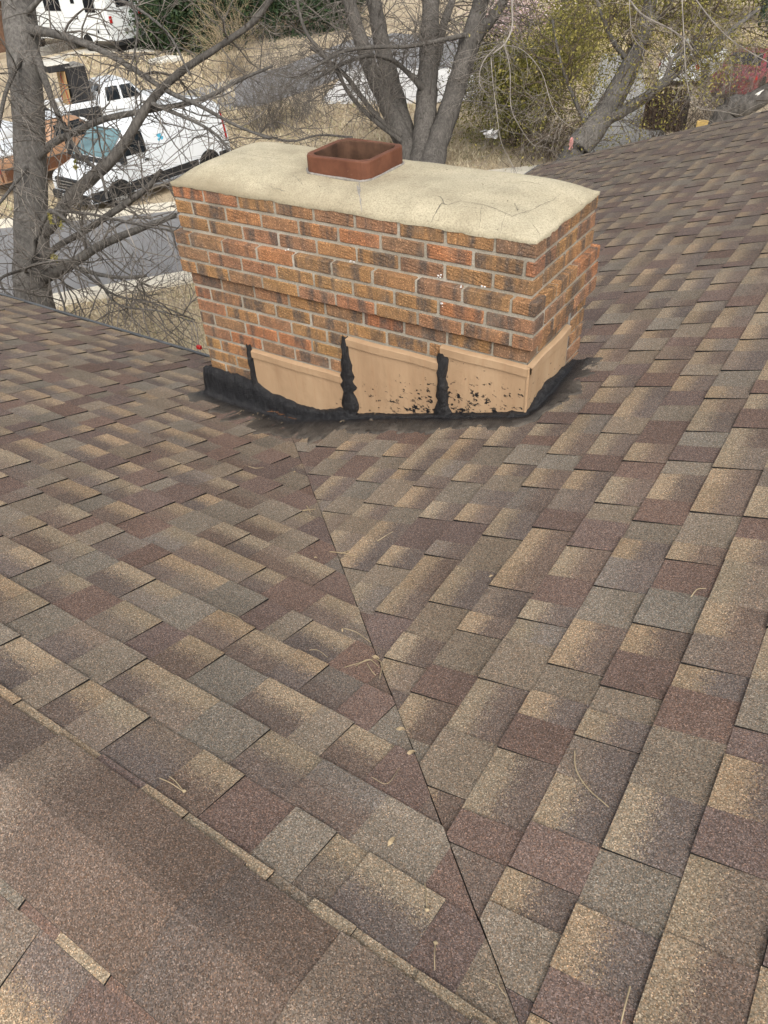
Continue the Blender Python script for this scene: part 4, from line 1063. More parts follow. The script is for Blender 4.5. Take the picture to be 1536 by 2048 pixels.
def leaf_cloud(name, ells, n, size, mat, parent, seed, clump=45, spread=.18, flat_=.5, ragged=.25):
    rg = np.random.default_rng(seed); Vs, As = [], []
    tot = sum(e[3] if len(e) > 3 else 1 for e in ells)
    for e in ells:
        c, rad = np.array(e[0], float), np.array(e[1], float); wgt = e[3] if len(e) > 3 else 1; m_ = int(n * wgt / tot)
        nc = max(4, m_ // clump); u = rg.normal(size=(nc, 3)); u /= np.linalg.norm(u, axis=1)[:, None]
        rr_ = rg.random(nc) ** (1 / 2.2) * (1 + ragged * rg.normal(size=nc)); cc = c + u * rr_[:, None] * rad
        ci = rg.integers(0, nc, m_); tone = rg.random(nc) * .7
        P = cc[ci] + rg.normal(size=(m_, 3)) * (rad * spread) * (.6 + .8 * rg.random((nc, 1))[ci])
        P[:, 2] = np.maximum(P[:, 2], .03)
        a = rg.normal(size=(m_, 3)); a /= np.linalg.norm(a, axis=1)[:, None]; b = rg.normal(size=(m_, 3)); b -= a * (a * b).sum(1)[:, None]; b /= np.linalg.norm(b, axis=1)[:, None]
        s_ = size * rg.uniform(.5, 1.35, (m_, 1)); q = np.stack([P - a * s_, P + b * s_ * flat_, P + a * s_, P - b * s_ * flat_], 1)
        Vs.append(q.reshape(-1, 3)); al = np.clip(tone[ci] + rg.random(m_) * .3, 0, 1); As.append(np.repeat(al, 4))
    V = np.concatenate(Vs); A_ = np.concatenate(As); F = np.arange(len(V)).reshape(-1, 4)
    at_ = np.zeros((len(V), 4)); at_[:, 3] = A_
    return tag(put(name, V, F, MAT[mat], parent, attrs={'c0': at_}), kind='stuff')

# --- big bare tree at the left, trunk in front of the parked cars
rg = np.random.default_rng(21)
base = at(70, 640, 11.8); tree = thing('bare_tree', (base[0], base[1], 0), 'large bare grey tree with thick trunk at the left edge', 'tree')
T = Tubes()
Ptr = [np.array([base[0] + .15, base[1] - .25, 0]), np.array([base[0] + .08, base[1] - .12, .8])] + [at(*p) for p in [(68, 600, 11.8), (64, 500, 11.9), (62, 400, 12.0), (60, 300, 12.1), (55, 200, 12.2), (46, 100, 12.3), (36, 0, 12.4), (24, -110, 12.5), (10, -240, 12.6)]]
Rr = [.40, .34, .285, .268, .252, .245, .25, .262, .27, .25, .2]
P = smooth_path(Ptr, 6); R = np.interp(np.linspace(0, 1, len(P)), np.linspace(0, 1, len(Rr)), Rr); R = R * (1 + .025 * np.sin(np.arange(len(P)) * 1.3))
T.add(P, R, 18); trunkP = (P, R); T.build('trunk', MAT['bark'], tree)
LIMBS = [
    [(70, 470, 11.9, 26), (105, 448, 11.7, 26), (145, 390, 11.4, 25), (190, 350, 11.2, 24), (240, 300, 11.0, 21), (300, 205, 10.8, 17), (360, 145, 10.6, 15), (440, 92, 10.4, 12), (510, 40, 10.2, 12), (560, -30, 10.0, 10)],
    [(70, 320, 12.0, 20), (100, 290, 11.8, 15), (140, 268, 11.6, 14), (210, 238, 11.3, 12), (300, 220, 11.0, 11), (400, 200, 10.8, 9), (480, 160, 10.6, 7), (545, 132, 10.4, 5)],
    [(60, 60, 12.2, 22), (100, 66, 11.8, 16), (150, 80, 11.4, 14), (210, 105, 11.1, 12), (270, 140, 10.9, 11), (340, 185, 10.7, 9), (400, 212, 10.5, 8), (470, 250, 10.3, 6), (540, 278, 10.1, 5)],
    [(66, 90, 12.2, 18), (92, 165, 11.9, 14), (110, 215, 11.7, 11), (135, 270, 11.5, 9), (165, 315, 11.3, 8), (200, 345, 11.1, 6), (215, 400, 11.0, 5)],
    [(72, 560, 11.8, 26), (105, 548, 11.5, 24), (145, 527, 11.2, 20), (190, 497, 10.9, 17), (240, 473, 10.6, 15), (300, 450, 10.3, 12), (352, 430, 10.1, 9)],
    [(75, 545, 11.8, 14), (125, 528, 11.3, 10), (180, 545, 10.9, 9), (240, 555, 10.6, 8), (292, 552, 10.4, 7)],
    [(80, 520, 11.7, 14), (120, 490, 11.4, 12), (170, 462, 11.1, 12), (215, 432, 10.8, 13), (262, 400, 10.6, 13), (300, 370, 10.4, 11), (322, 340, 10.2, 8)],
    [(70, 505, 11.6, 12), (60, 530, 11.0, 11), (75, 470, 10.8, 10), (95, 428, 10.6, 10), (112, 425, 10.5, 9), (160, 465, 10.3, 6), (205, 520, 10.1, 4)],
    [(50, 545, 11.6, 6), (60, 532, 11.0, 6), (130, 520, 10.4, 5), (175, 530, 10.0, 4)],
    [(40, 120, 12.0, 10), (10, 190, 11.4, 8), (-10, 300, 11.0, 6)], [(58, 330, 11.9, 8), (20, 380, 11.2, 7), (-20, 430, 10.8, 5)],
    [(50, 30, 12.2, 12), (120, -30, 11.6, 10), (240, 0, 11.0, 7), (330, 60, 10.6, 5), (380, 150, 10.3, 4)],
    [(110, 420, 10.5, 7), (190, 430, 10.2, 6), (270, 448, 9.9, 5), (350, 462, 9.6, 4)],
    [(300, 205, 10.8, 10), (420, 260, 10.4, 6), (470, 320, 10.0, 4)],
    [(40, 540, 11.0, 7), (0, 560, 10.0, 5), (22, 600, 9.6, 4), (36, 655, 9.3, 3), (20, 690, 9.2, 2)], [(160, 540, 10.8, 6), (230, 590, 10.4, 5), (300, 604, 10.1, 4), (390, 640, 9.8, 3)],
    [(190, 548, 10.8, 5), (235, 608, 10.2, 4), (320, 622, 9.9, 3), (385, 644, 9.7, 2)], [(110, 560, 10.9, 5), (130, 625, 10.0, 4), (100, 655, 9.7, 3), (90, 668, 9.6, 2)],
    [(262, 0, 10.8, 5), (275, 50, 10.7, 5), (268, 110, 10.6, 4), (255, 150, 10.5, 3)],
]
Tw = Tubes(); TwL = Tubes()
for i, l in enumerate(LIMBS):
    TL = Tubes(); lp = limb(TL, l, 9 if l[0][3] > 15 else 6); TL.build('limb', MAT['bark'] if i % 3 else MAT['bark2'], tree)
    sprout(Tw, lp, 17 if i < 4 or i > 14 else 11, (.6, 1.9), rg, 2, .06, .08, rmin=.010, rmax=.020, kids=(2, 3), curl=.2)
    sprout(TwL, lp, 6, (.4, 1.3), rg, 1, .12, .10, rmin=.008, rmax=.012, curl=.22)
sprout(Tw, (trunkP[0][10:], trunkP[1][10:]), 22, (.5, 1.5), rg, 2, .10, .05, rmax=.011)
sprout(TwL, (trunkP[0][12:], trunkP[1][12:]), 26, (.25, .8), rg, 1, .25, .0, rmax=.006)
tag(Tw.build('twigs', MAT['twig'], tree), kind='stuff'); tag(TwL.build('pale_twigs', MAT['twig_l'], tree), kind='stuff')
leaf_cloud('buds', [(at(112, 440, 10.5), (.10, .10, .14)), (at(105, 515, 10.7), (.08, .08, .1)), (at(150, 330, 10.9), (.06, .06, .06))], 260, .022, 'spring', tree, 5, clump=20)

# --- multi-stemmed tree behind the chimney
rg = np.random.default_rng(33)
bc = at(852, 345, 22.3); tc = thing('bare_tree', (bc[0], bc[1], 0), 'bare tree with four dark grey stems rising behind the chimney', 'tree')
g0 = np.array([bc[0], bc[1], 0.])
STEMS = [
    [(832, 330, 22.2, 50), (800, 268, 22.2, 40), (770, 200, 22.1, 34), (742, 140, 22.0, 31), (718, 70, 21.9, 29), (698, 0, 21.8, 27), (672, -120, 21.6, 22)],
    [(838, 330, 22.4, 48), (812, 270, 22.5, 40), (790, 190, 22.6, 36), (768, 110, 22.7, 33), (755, 40, 22.8, 31), (742, -30, 22.8, 28), (725, -140, 22.9, 22)],
    [(846, 340, 22.0, 62), (848, 280, 22.0, 48), (852, 215, 22.0, 44), (856, 150, 22.0, 40), (858, 80, 22.0, 36), (862, 0, 22.0, 34), (868, -130, 22.0, 28)],
    [(862, 340, 21.7, 58), (874, 290, 21.7, 44), (897, 225, 21.6, 42), (920, 150, 21.5, 40), (938, 90, 21.4, 42), (958, 20, 21.3, 34), (980, -90, 21.1, 26)],
    [(936, 100, 21.4, 26), (960, 65, 21.1, 24), (986, 35, 20.8, 21), (1012, -8, 20.5, 18), (1040, -70, 20.2, 13)],
    [(850, 170, 21.9, 22), (872, 120, 22.3, 20), (884, 60, 22.6, 18), (905, 0, 22.8, 14), (935, -80, 23, 10)],
]
T = Tubes(); top_ = at(850, 312, 22.1); flare = smooth_path([g0 - [0, 0, .05], g0 + [0, 0, .3], at(850, 330, 22.1), top_], 5); T.add(flare, np.interp(np.linspace(0, 1, len(flare)), [0, .25, .6, .85, 1], [.80, .60, .50, .36, .03]), 16); T.build('trunk', MAT['bark2'], tc)
Tw = Tubes()
for l in STEMS:
    TL = Tubes(); lp = limb(TL, l, 12); TL.build('stem', MAT['bark2'], tc); sprout(Tw, lp, 27, (.8, 2.8), rg, 2, .05, .08, rmin=.012, rmax=.022, lo=.3, kids=(2, 4), curl=.2)
for l in [[(800, 270, 21.8, 12), (760, 240, 21.3, 11), (720, 190, 20.9, 10), (690, 150, 20.6, 9), (655, 120, 20.2, 8), (610, 60, 19.8, 7), (590, -20, 19.5, 5)],
          [(848, 180, 21.8, 16), (815, 145, 21.4, 10), (780, 118, 21.0, 9), (735, 112, 20.6, 8), (680, 130, 20.2, 7), (620, 165, 19.8, 5)],
          [(930, 70, 21, 10), (820, 92, 20.4, 8), (745, 94, 20, 8), (690, 102, 19.7, 7), (650, 122, 19.4, 6), (600, 150, 19.1, 4)],
          [(800, 280, 21.8, 10), (745, 238, 21.2, 9), (700, 190, 20.8, 8), (665, 130, 20.3, 7), (620, 95, 20, 5)],
          [(705, 275, 21, 5), (640, 270, 20.6, 4), (580, 282, 20.2, 4), (500, 262, 20, 3)]]:
    TL = Tubes(); lp = limb(TL, l, 7); TL.build('limb', MAT['bark2'], tc); sprout(Tw, lp, 34, (.7, 2.3), rg, 2, .05, .08, rmin=.010, rmax=.018, kids=(2, 4), curl=.2)
tag(Tw.build('twigs', MAT['twig'], tc), kind='stuff')
Tw = Tubes()
for l in [[(1050, -60, 14.5, 13), (1030, 0, 14.3, 11), (1018, 50, 14.2, 9), (1004, 85, 14.1, 8), (985, 115, 14, 6)],
          [(1008, 80, 14.1, 5), (1012, 140, 14, 4), (1020, 205, 13.9, 4), (1036, 250, 13.8, 4), (1060, 285, 13.7, 3), (1090, 299, 13.6, 2)],
          [(985, 115, 14, 5), (983, 170, 13.9, 4), (990, 230, 13.8, 4), (1005, 280, 13.7, 3), (1022, 330, 13.6, 3), (1036, 349, 13.6, 2)],
          [(1004, 90, 14.1, 5), (1045, 100, 13.9, 4), (1080, 150, 13.8, 4), (1105, 220, 13.7, 3), (1150, 258, 13.6, 3), (1180, 262, 13.5, 2)],
          [(1000, 95, 14.1, 5), (970, 125, 14, 4), (958, 160, 13.9, 3), (975, 200, 13.8, 3)],
          [(1255, -20, 12.5, 5), (1254, 40, 12.4, 4), (1268, 75, 12.4, 4), (1300, 96, 12.3, 3), (1335, 98, 12.3, 2)],
          [(1368, -20, 12, 5), (1366, 80, 11.9, 5), (1374, 160, 11.8, 4), (1398, 212, 11.7, 3), (1440, 224, 11.6, 3), (1482, 226, 11.5, 2)],
          [(1385, -20, 12, 7), (1425, 45, 11.8, 6), (1475, 95, 11.7, 5), (1540, 130, 11.6, 4)],
          [(1260, 0, 16, 8), (1290, 25, 15.8, 9), (1340, 60, 15.6, 8), (1372, 78, 15.4, 7), (1388, 105, 15.3, 5)]]:
    TL = Tubes(); lp = limb(TL, [(u_ + rg.normal() * 4, v_ + rg.normal() * 4, q_, w_ * .42) for u_, v_, q_, w_ in l], 6); TL.build('limb', MAT['twig_l'], tc); sprout(Tw, lp, 24, (.3, 1.2), rg, 2, .12, .05, rmin=.005, rmax=.008, kids=(1, 3), curl=.2)
tag(Tw.build('pale_twigs', MAT['twig_l'], tc), kind='stuff')

# --- leaning tree at the right, coming into leaf
rg = np.random.default_rng(44)
bl = at(1140, 330, 20.2); tl = thing('leafing_tree', (bl[0] - .3, bl[1] - .2, 0), 'leaning tree with small spring leaves beyond the far roof edge', 'tree')
T = Tubes(); P0 = [np.array([bl[0] - .3, bl[1] - .2, 0])] + [at(*p) for p in [(1150, 305, 20.2), (1185, 262, 20.1), (1222, 205, 20.0), (1252, 150, 19.9), (1278, 90, 19.8), (1296, 30, 19.7), (1305, -60, 19.6)]]
P = smooth_path(P0, 6); R = np.interp(np.linspace(0, 1, len(P)), np.linspace(0, 1, 8), [.42, .36, .33, .30, .27, .22, .19, .15]); T.add(P, R, 14); T.build('trunk', MAT['bark'], tl)
lps = [(P, R)]
for l in [[(1200, 245, 20.1, 26), (1245, 222, 19.8, 24), (1295, 192, 19.5, 20), (1345, 150, 19.2, 18), (1400, 108, 18.9, 16), (1450, 70, 18.6, 12), (1520, 15, 18.3, 8)],
          [(1330, 165, 19.3, 12), (1345, 120, 19.2, 9), (1380, 90, 19.1, 8), (1420, 30, 19, 6)],
          [(1262, 130, 19.9, 12), (1225, 80, 19.6, 9), (1200, 20, 19.4, 7), (1185, -40, 19.2, 5)],
          [(1180, 265, 20.1, 10), (1150, 200, 19.7, 8), (1120, 120, 19.4, 6), (1105, 40, 19.2, 4)],
          [(1285, 70, 19.8, 12), (1330, 20, 19.6, 9), (1365, -40, 19.4, 7)]]:
    TL = Tubes(); lp = limb(TL, l, 9); TL.build('limb', MAT['bark'], tl); lps.append(lp)
Tw = Tubes(); n0 = len(Tw.V)
for lp in lps: sprout(Tw, lp, 42, (.7, 2.4), rg, 2, .03, .12, rmin=.008, rmax=.015, kids=(2, 4))
tag(Tw.build('twigs', MAT['twig_d'], tl), kind='stuff')
tips = np.concatenate([v[-6::1] for v in Tw.V]); sel = rg.choice(len(tips), 11000)
Pq = tips[sel] + rg.normal(size=(11000, 3)) * .10
def leaf_quads(name, P, size, mat, parent, rg):
    m_ = len(P); a = rg.normal(size=(m_, 3)); a /= np.linalg.norm(a, axis=1)[:, None]; b = rg.normal(size=(m_, 3)); b -= a * (a * b).sum(1)[:, None]; b /= np.linalg.norm(b, axis=1)[:, None]
    s_ = size * rg.uniform(.5, 1.3, (m_, 1)); V = np.stack([P - a * s_, P + b * s_ * .5, P + a * s_, P - b * s_ * .5], 1).reshape(-1, 3)
    A_ = np.zeros((len(V), 4)); A_[:, 3] = np.repeat(rg.random(m_), 4)
    return tag(put(name, V, np.arange(len(V)).reshape(-1, 4), MAT[mat], parent, attrs={'c0': A_}), kind='stuff')
leaf_quads('leaves', Pq, .038, 'spring', tl, rg)
leaf_cloud('young_leaves', [(at(1180, 110, 20.5), (1.5, 1.5, 1.6), 0, 2), (at(1330, 60, 20), (2.0, 1.5, 1.2), 0, 1.3), (at(1150, 60, 21.5), (.9, 1.2, 1.2), 0, 1.2), (at(1440, 110, 18.5), (1.2, 1.2, 1.0), 0, .6)], 13000, .03, 'spring', tl, 47, clump=14, spread=.14, ragged=.3)
# a second leaning trunk at the right edge
br = at(1440, 240, 15.5); tr = thing('leaning_tree', (br[0], br[1], 0), 'dark leaning trunk with pale scar at the right edge above the roof', 'tree')
T = Tubes(); P = smooth_path([np.array([br[0] - .4, br[1], 0]), at(1440, 246, 15.5), at(1490, 212, 15.4), (at(1536, 186, 15.3)), at(1600, 140, 15.2), at(1680, 60, 15.1)], 6)
R = np.linspace(.24, .15, len(P)); T.add(P, R, 12); T.build('trunk', MAT['bark2'], tr)
Tw = Tubes(); sprout(Tw, (P[4:], R[4:]), 16, (.5, 1.5), rg, 2, .05, .06, rmax=.009); tag(Tw.build('twigs', MAT['twig_d'], tr), kind='stuff')
s0, s1 = at(1505, 196, 15.22), at(1530, 180, 15.17); T = Tubes(); T.add(smooth_path([s0, (s0 + s1) / 2, s1], 4), [.012, .03, .04, .045, .045, .04, .035, .03, .015], 6); T.build('scar', MAT['paver'], tr)

# --- shrubs
def shrub(name, label, cloud, stems, n, size, mat, seed, group=None, **kw):
    c = np.array(cloud[0][0]); s = thing(name, (c[0], c[1], 0), label, 'shrub', group)
    rg_ = np.random.default_rng(seed); T = Tubes()
    for _ in range(stems):
        a = rg_.uniform(0, 6.28); grow(T, (c[0] + rg_.normal() * .25, c[1] + rg_.normal() * .25, 0), (math.cos(a) * .5, math.sin(a) * .5, 1), cloud[0][1][2] * 1.7, .022, 1, rg_, 0, .12, (2, 4))
    tag(T.build('stems', MAT['twig_d'], s), kind='stuff'); leaf_cloud('foliage', cloud, n, size, mat, s, seed, **kw); return s
c = at(1035, 190, 24.5)
shrub('olive_bush', 'dense yellow green bush between the chimney tree and the leaning tree', [((c[0], c[1], 1.6), (2.0, 1.8, 1.5), 0, 3), ((c[0] - .7, c[1], 2.1), (1.2, 1.1, 1.0), 0, 1.4), ((c[0] + .9, c[1] + .4, 2.6), (1.3, 1.1, 1.1), 0, 1.4)], 26, 52000, .038, 'olive', 61, spread=.18, clump=60)
c = gnd(1150, 150); shrub('olive_bush', 'loose olive bush beside the grey driveway, right of the dense one', [((c[0], c[1], 1.5), (1.8, 1.4, 1.5))], 24, 4200, .06, 'spring', 62)
for k, (u, v, hh, ww, lb) in enumerate([(322, 104, 1.9, 1.25, 'dark evergreen shrub beside the motorhome rear, leftmost of the hedge'), (362, 108, 2.4, 1.7, 'dark evergreen shrub behind the pale stones'),
                                        (398, 112, 2.6, 2.0, 'dark evergreen shrub in front of the tan house'), (450, 106, 2.5, 2.1, 'dark evergreen shrub where the hedge meets the cross street'),
                                        (520, 84, 2.4, 2.2, 'dark evergreen shrub beyond the cross street, left of three'), (600, 76, 2.6, 2.4, 'dark evergreen shrub beyond the cross street, middle of three'), (680, 62, 2.7, 2.4, 'dark evergreen shrub beyond the cross street, right of three')]):
    c = gnd(u, v); c = c + (c - CAM_C) * .03
    shrub('evergreen_shrub', lb, [((c[0], c[1], hh * .75), (ww, ww, hh * .85), 0, 2), ((c[0] + .6, c[1] + .5, hh * 1.3), (ww * .7, ww * .7, hh * .7), 0, 1)], 6, 7000, .12, 'ever', 70 + k, 'evergreen hedge across the street', spread=.16)
c = gnd(1530, 118); shrub('evergreen_shrub', 'dark green conifer at the right edge beyond the red car', [((c[0] + 1, c[1], 2.2), (1.3, 1.3, 2.4))], 4, 5000, .11, 'ever', 79, spread=.16)
c = at(1012, 50, 27.5); sb = shrub('blossom_shrub', 'pink flowering shrub behind the yellow green bush', [((c[0], c[1], c[2]), (1.3, 1.2, 1.5))], 40, 7000, .042, 'blossom', 81, ragged=.3, spread=.22)
leaf_cloud('leaf_flush', [((c[0], c[1], c[2] - .4), (1.4, 1.2, 1.5))], 900, .04, 'spring', sb, 82, spread=.25)
# scrub and small trees closing the view at the top right
for k, (u, v, hh, ww, lb) in enumerate([(1120, 52, 3.0, 3.2, 'olive spring tree behind the flowering shrub'), (1260, 44, 3.2, 3.6, 'olive spring tree above the straw bed, left one'), (1400, 40, 3.2, 3.6, 'olive spring tree above the straw bed, middle one'), (1520, 44, 3.2, 3.4, 'olive spring tree above the straw bed at the right edge')]):
    c = gnd(u, v); t_ = thing('spring_tree', (c[0], c[1], 0), lb, 'tree', 'olive spring trees at the top right')
    T = Tubes(); rg_ = np.random.default_rng(90 + k)
    T.add(smooth_path([(c[0], c[1], 0), (c[0] + .1, c[1], 1.2), (c[0] - .1, c[1] + .1, 2.6)], 4), np.linspace(.2, .12, 9), 8); T.build('trunk', MAT['bark2'], t_)
    T = Tubes()
    for _ in range(34): a = rg_.uniform(0, 6.28); grow(T, (c[0] + rg_.normal() * .15, c[1] + rg_.normal() * .15, rg_.uniform(.6, 2.6)), (math.cos(a), math.sin(a), .8), rg_.uniform(2, 3.6), .03, 2, rg_, 0, .16, (2, 4))
    tag(T.build('branches', MAT['twig_d'], t_), kind='stuff')
    leaf_cloud('foliage', [((c[0], c[1], hh * 1.15), (ww, ww, hh * .95))], 15000, .075, 'olive' if k % 2 else 'spring', t_, 95 + k, spread=.2, ragged=.3)
# bare brush between the street and the chimney
def brush(name, label, u, v, n, L, mat, seed, spread=.5, drop=0.1, r=.009):
    c = gnd(u, v); t_ = thing(name, (c[0], c[1], 0), label, 'shrub'); rg_ = np.random.default_rng(seed); T = Tubes()
    for _ in range(n):
        a = rg_.uniform(0, 6.28); q = rg_.uniform(.1, 1) * spread
        grow(T, (c[0] + rg_.normal() * .4, c[1] + rg_.normal() * .4, 0), (math.cos(a) * q, math.sin(a) * q, 1), rg_.uniform(*L), r, 2, rg_, drop, .12, (2, 4))
    tag(T.build('stems', MAT[mat], t_), kind='stuff')
brush('bare_brush', 'dense bare grey brush left of the chimney tree', 535, 262, 90, (2.0, 4.0), 'twig', 101, .75)
brush('bare_brush', 'bare twiggy brush between van and chimney tree, beside the cross street', 600, 235, 46, (1.6, 3.2), 'twig', 102, .8)
brush('straw_brush', 'pale straw coloured brush hanging before the evergreen hedge', 465, 150, 60, (2.2, 4.4), 'straw', 103, .7, .18, .012)
brush('bare_brush', 'thin bare brush before the red car at right', 1440, 262, 120, (2.0, 4.2), 'twig', 106, .8)
brush('bare_brush', 'thin bare brush over the far roof edge at right', 1330, 300, 60, (1.6, 3.0), 'twig_d', 104, .6)
brush('bare_brush', 'thin bare brush under the yellow green bush', 1085, 322, 60, (1.2, 2.6), 'twig_d', 107, .9)
brush('bare_brush', 'brown brush beside the motorhome wheel', 120, 105, 40, (.8, 1.6), 'twig_d', 105, .9)
# scraps caught in the shrubs
def rag(name, label, cat, p, size, mat, seed):
    rg_ = np.random.default_rng(seed); n = 7; G = np.zeros((n, n, 3)); q = np.linspace(-1, 1, n)
    for i in range(n):
        for j in range(n): G[i, j] = np.array(p) + np.array([q[i] * size[0], rg_.normal() * size[0] * .35, q[j] * size[1] * (1 - .3 * abs(q[i]))]) + rg_.normal(size=3) * size[0] * .12
    mb = MB(); mb.grid(G); V = np.array(mb.v); nrm = np.array([0, .012, .004]); k = len(V)
    tag(put(name, np.r_[V, V + nrm], mb.f + [tuple(i + k for i in f)[::-1] for f in mb.f], MAT[mat], smooth=True), label, cat)
rag('plastic_bag', 'crumpled white plastic bag caught low in the yellow green bush', 'bag', at(982, 268, 23.2), (.24, .13), 'bag', 1)
rag('cloth_scrap', 'pink cloth scrap hanging by the leaning trunk', 'cloth', at(1142, 288, 19.6), (.05, .16), 'pink_cloth', 2)

# --- dry grass blades and litter on the nearer lawn
rg = np.random.default_rng(55); pts_ = []
for (ua, ub, va, vb, n_) in [(120, 430, 540, 720, 15000), (560, 1000, 205, 345, 9000), (0, 140, 395, 450, 2500), (440, 600, 215, 300, 4000), (120, 470, 110, 210, 5000)]:
    for u, v in zip(rg.uniform(ua, ub, n_), rg.uniform(va, vb, n_)): pts_.append(gnd(u, v))
Pg = np.array(pts_); ok = np.ones(len(Pg), bool)
s_far = (Pg[:, :2] - KA) @ perp1; s_b = (Pg[:, :2] - KB) @ perp2
ok = (s_far > .6) | (s_b > .6)
Pg = Pg[ok]; m_ = len(Pg); dd = np.linalg.norm(Pg - CAM_C, axis=1)[:, None]
h = np.zeros((m_, 3)); ang = rg.uniform(0, 6.28, m_); L = rg.uniform(.03, .10, (m_, 1)) * (dd / 22)
h[:, 0], h[:, 1] = np.cos(ang), np.sin(ang); up = np.c_[rg.normal(size=(m_, 2)) * .5, np.ones(m_)]
V = np.stack([Pg - h * L * .22, Pg + h * L * .22, Pg + up * L], 1).reshape(-1, 3); A_ = np.zeros((len(V), 4)); A_[:, 3] = np.repeat(rg.random(m_), 3)
o = put('dry_grass', V, np.arange(len(V)).reshape(-1, 3), MAT['grassb'], attrs={'c0': A_}); tag(o, 'dry tufted grass on the lawns', 'grass', kind='stuff')

# ------------------------------------------------------------------ debris on the roof
def on_roof(u, v, h=.012):
    r = ray(u, v)
    tA = (ZA - SA * CAM_C[1] - CAM_C[2]) / (r[2] + SA * r[1]); pA = CAM_C + r * tA
    tB = (CB + SB * CAM_C[0] - CAM_C[2]) / (r[2] - SB * r[0]); pB = CAM_C + r * tB
    p = pA if pA[0] < vx(pA[1]) else pB
    return p + np.array([0, 0, h])
def stalk(label, paths, w=2.6, mat='straw', knob=None):
    T = Tubes(); w = w * .72
    for pts in paths:
        P = smooth_path([on_roof(u, v, .011 + .004 * (i % 2)) for i, (u, v) in enumerate(pts)], 5); r = w / FPX / 2 * np.linalg.norm(P[0] - CAM_C)
        T.add(P, np.linspace(r, r * .7, len(P)), 6)
    if knob: q = on_roof(*knob, .013); T.add(np.array([q - [.004, 0, 0], q, q + [.004, .002, 0]]), [.001, .0042, .0015], 6)
    tag(T.build('twig', MAT[mat]), label, 'twig', 'twigs lying on the shingles')
stalk('forked pale seed stalk on the dark ridge shingles at left', [[(322, 1562), (345, 1574), (371, 1590)], [(342, 1559), (356, 1572), (371, 1590)]], 3.2, knob=(371, 1589))
stalk('long curved pale stalk on the right slope', [[(1148, 1508), (1150, 1545), (1172, 1580), (1215, 1622)]], 4)
stalk('short pale stalk left of the valley, knob at its lower end', [[(850, 1772), (853, 1800), (854, 1828)]], 4, knob=(854, 1826))
stalk('short pale stalk near the bottom, knob at its upper end', [[(871, 1890), (869, 1918), (870, 1945)]], 4, knob=(871, 1892))
stalk('pale stalk at the bottom edge on the right slope', [[(1258, 1978), (1246, 2022), (1238, 2060)]], 5)
stalk('small bent twig near the right edge', [[(1380, 1200), (1392, 1187), (1410, 1183)]], 3)
stalk('tangle of straw in the middle of the valley', [[(690, 1340), (722, 1332), (752, 1322)], [(752, 1322), (764, 1335), (760, 1362)], [(735, 1332), (745, 1350), (752, 1356)], [(712, 1337), (738, 1326), (758, 1338)]], 2.8)
stalk('thin twig leading into the valley above the straw tangle', [[(690, 1262), (715, 1272), (742, 1290)]], 2.8)
stalk('forked twig across the valley below the chimney', [[(660, 1108), (690, 1113), (716, 1118)], [(682, 1112), (698, 1108)]], 3, 'deadleaf')
stalk('small crossed twigs left of the valley', [[(602, 1026), (632, 1024)], [(614, 1016), (622, 1032)]], 2.8, 'deadleaf')
stalk('thin twig on the right slope below the chimney', [[(755, 1087), (772, 1078), (786, 1068)]], 2.4)
stalk('thin pale twig in the middle of the right slope', [[(1036, 1262), (1066, 1273)]], 2)
stalk('thin twig left of the straw tangle', [[(620, 1305), (638, 1308), (656, 1320)]], 2)
stalk('curved twig in the valley near the bottom edge', [[(1012, 1998), (996, 1975), (1000, 1950)], [(962, 1962), (990, 1978)]], 2.2)
stalk('thin twig on the left slope near its middle', [[(455, 1230), (475, 1240), (492, 1252)]], 2)
stalk('short twig high on the left slope', [[(498, 937), (512, 942), (528, 939)]], 2)
stalk('wavy twig left of the small dead leaf in the valley', [[(745, 1560), (775, 1575), (800, 1540)]], 2)
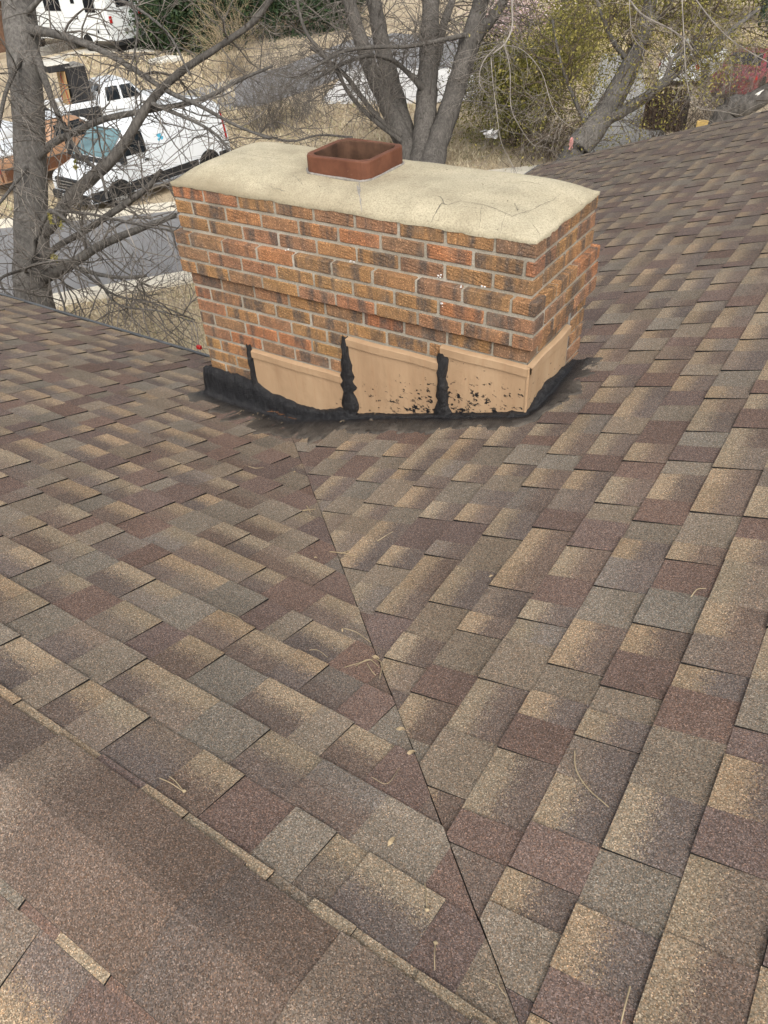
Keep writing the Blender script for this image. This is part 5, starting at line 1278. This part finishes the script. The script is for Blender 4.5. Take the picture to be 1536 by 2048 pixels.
def leafbit(label, u, v, a, L=.016):
    p = on_roof(u, v, .013); c, s = math.cos(a), math.sin(a); w_ = L * .38
    loc = [(-L, 0, .001), (-.3 * L, w_, .006), (.5 * L, w_ * .8, .005), (L, 0, .002), (.5 * L, -w_ * .8, .007), (-.3 * L, -w_, .004)]
    V = [(p[0] + c * x - s * y, p[1] + s * x + c * y, p[2] + z) for x, y, z in loc]; n = len(V)
    V2 = [(x, y, z - .0012) for x, y, z in V]
    tag(put('dead_leaf', V + V2, [tuple(range(n)), tuple(range(n, 2 * n))[::-1]] + [(i, n + i, n + (i + 1) % n, (i + 1) % n) for i in range(n)], MAT['deadleaf']), label, 'leaf', 'dead leaves on the roof')
for lb, u, v, a in [('dead leaf in the valley beside the upper pointed shingles', 802, 1466, .4), ('dead leaf on the valley line near the lower third', 822, 1513, .9), ('narrow dead leaf left of the valley line near the bottom', 784, 1690, 1.4), ('tiny leaf left of the valley under the forked twig', 632, 1122, .2), ('tiny leaf beside the twig above the straw tangle', 686, 1267, 2.), ('tiny pale leaf on the right slope beside the thin pale twig', 982, 1160, .7), ('small rusty leaf above the straw tangle', 752, 1322, .1), ('tiny leaf left of the valley near the chimney', 590, 950, .5)]:
    leafbit(lb, u, v, a, .007 if 'tiny' in lb else .012)
T = Tubes(); rg = np.random.default_rng(77)
for _ in range(46):
    p = on_roof(580 + rg.normal() * 15, 836 + rg.normal() * 5, .03 + rg.random() * .012); a = rg.uniform(-.6, .6); L = rg.uniform(.03, .075)
    T.add(np.array([p, p + [math.cos(a) * L * .5, math.sin(a) * L * .5, .006], p + [math.cos(a + .3) * L, math.sin(a + .3) * L, 0]]), [.0016, .0014, .0008], 4)
tag(T.build('needle_heap', MAT['needle']), 'rusty heap of dry needles against the tar at the head of the valley', 'needles')
T = Tubes()
for _ in range(60):
    u = rg.uniform(470, 1060); p = on_roof(u, 818 + rg.normal() * 10 + (18 if u < 700 else 0) - max(0, u - 800) * .04, .026); a = rg.uniform(0, 3.1); L = rg.uniform(.004, .018)
    T.add(np.array([p, p + [math.cos(a) * L, math.sin(a) * L, .002]]), [.0014, .001], 4)
tag(T.build('chaff', MAT['deadleaf']), 'pale chaff scattered on the black tar', 'chaff', kind='stuff')
p = on_roof(399, 698, .03); mb = MB(); mb.bbox((p[0] - .018, p[1] - .012, p[2] - .03), (p[0] + .018, p[1] + .012, p[2] - .004), .004)
tag(mb.build('reflector', MAT['red_lens']), 'small red plastic piece on the roof edge left of the chimney', 'plastic piece')
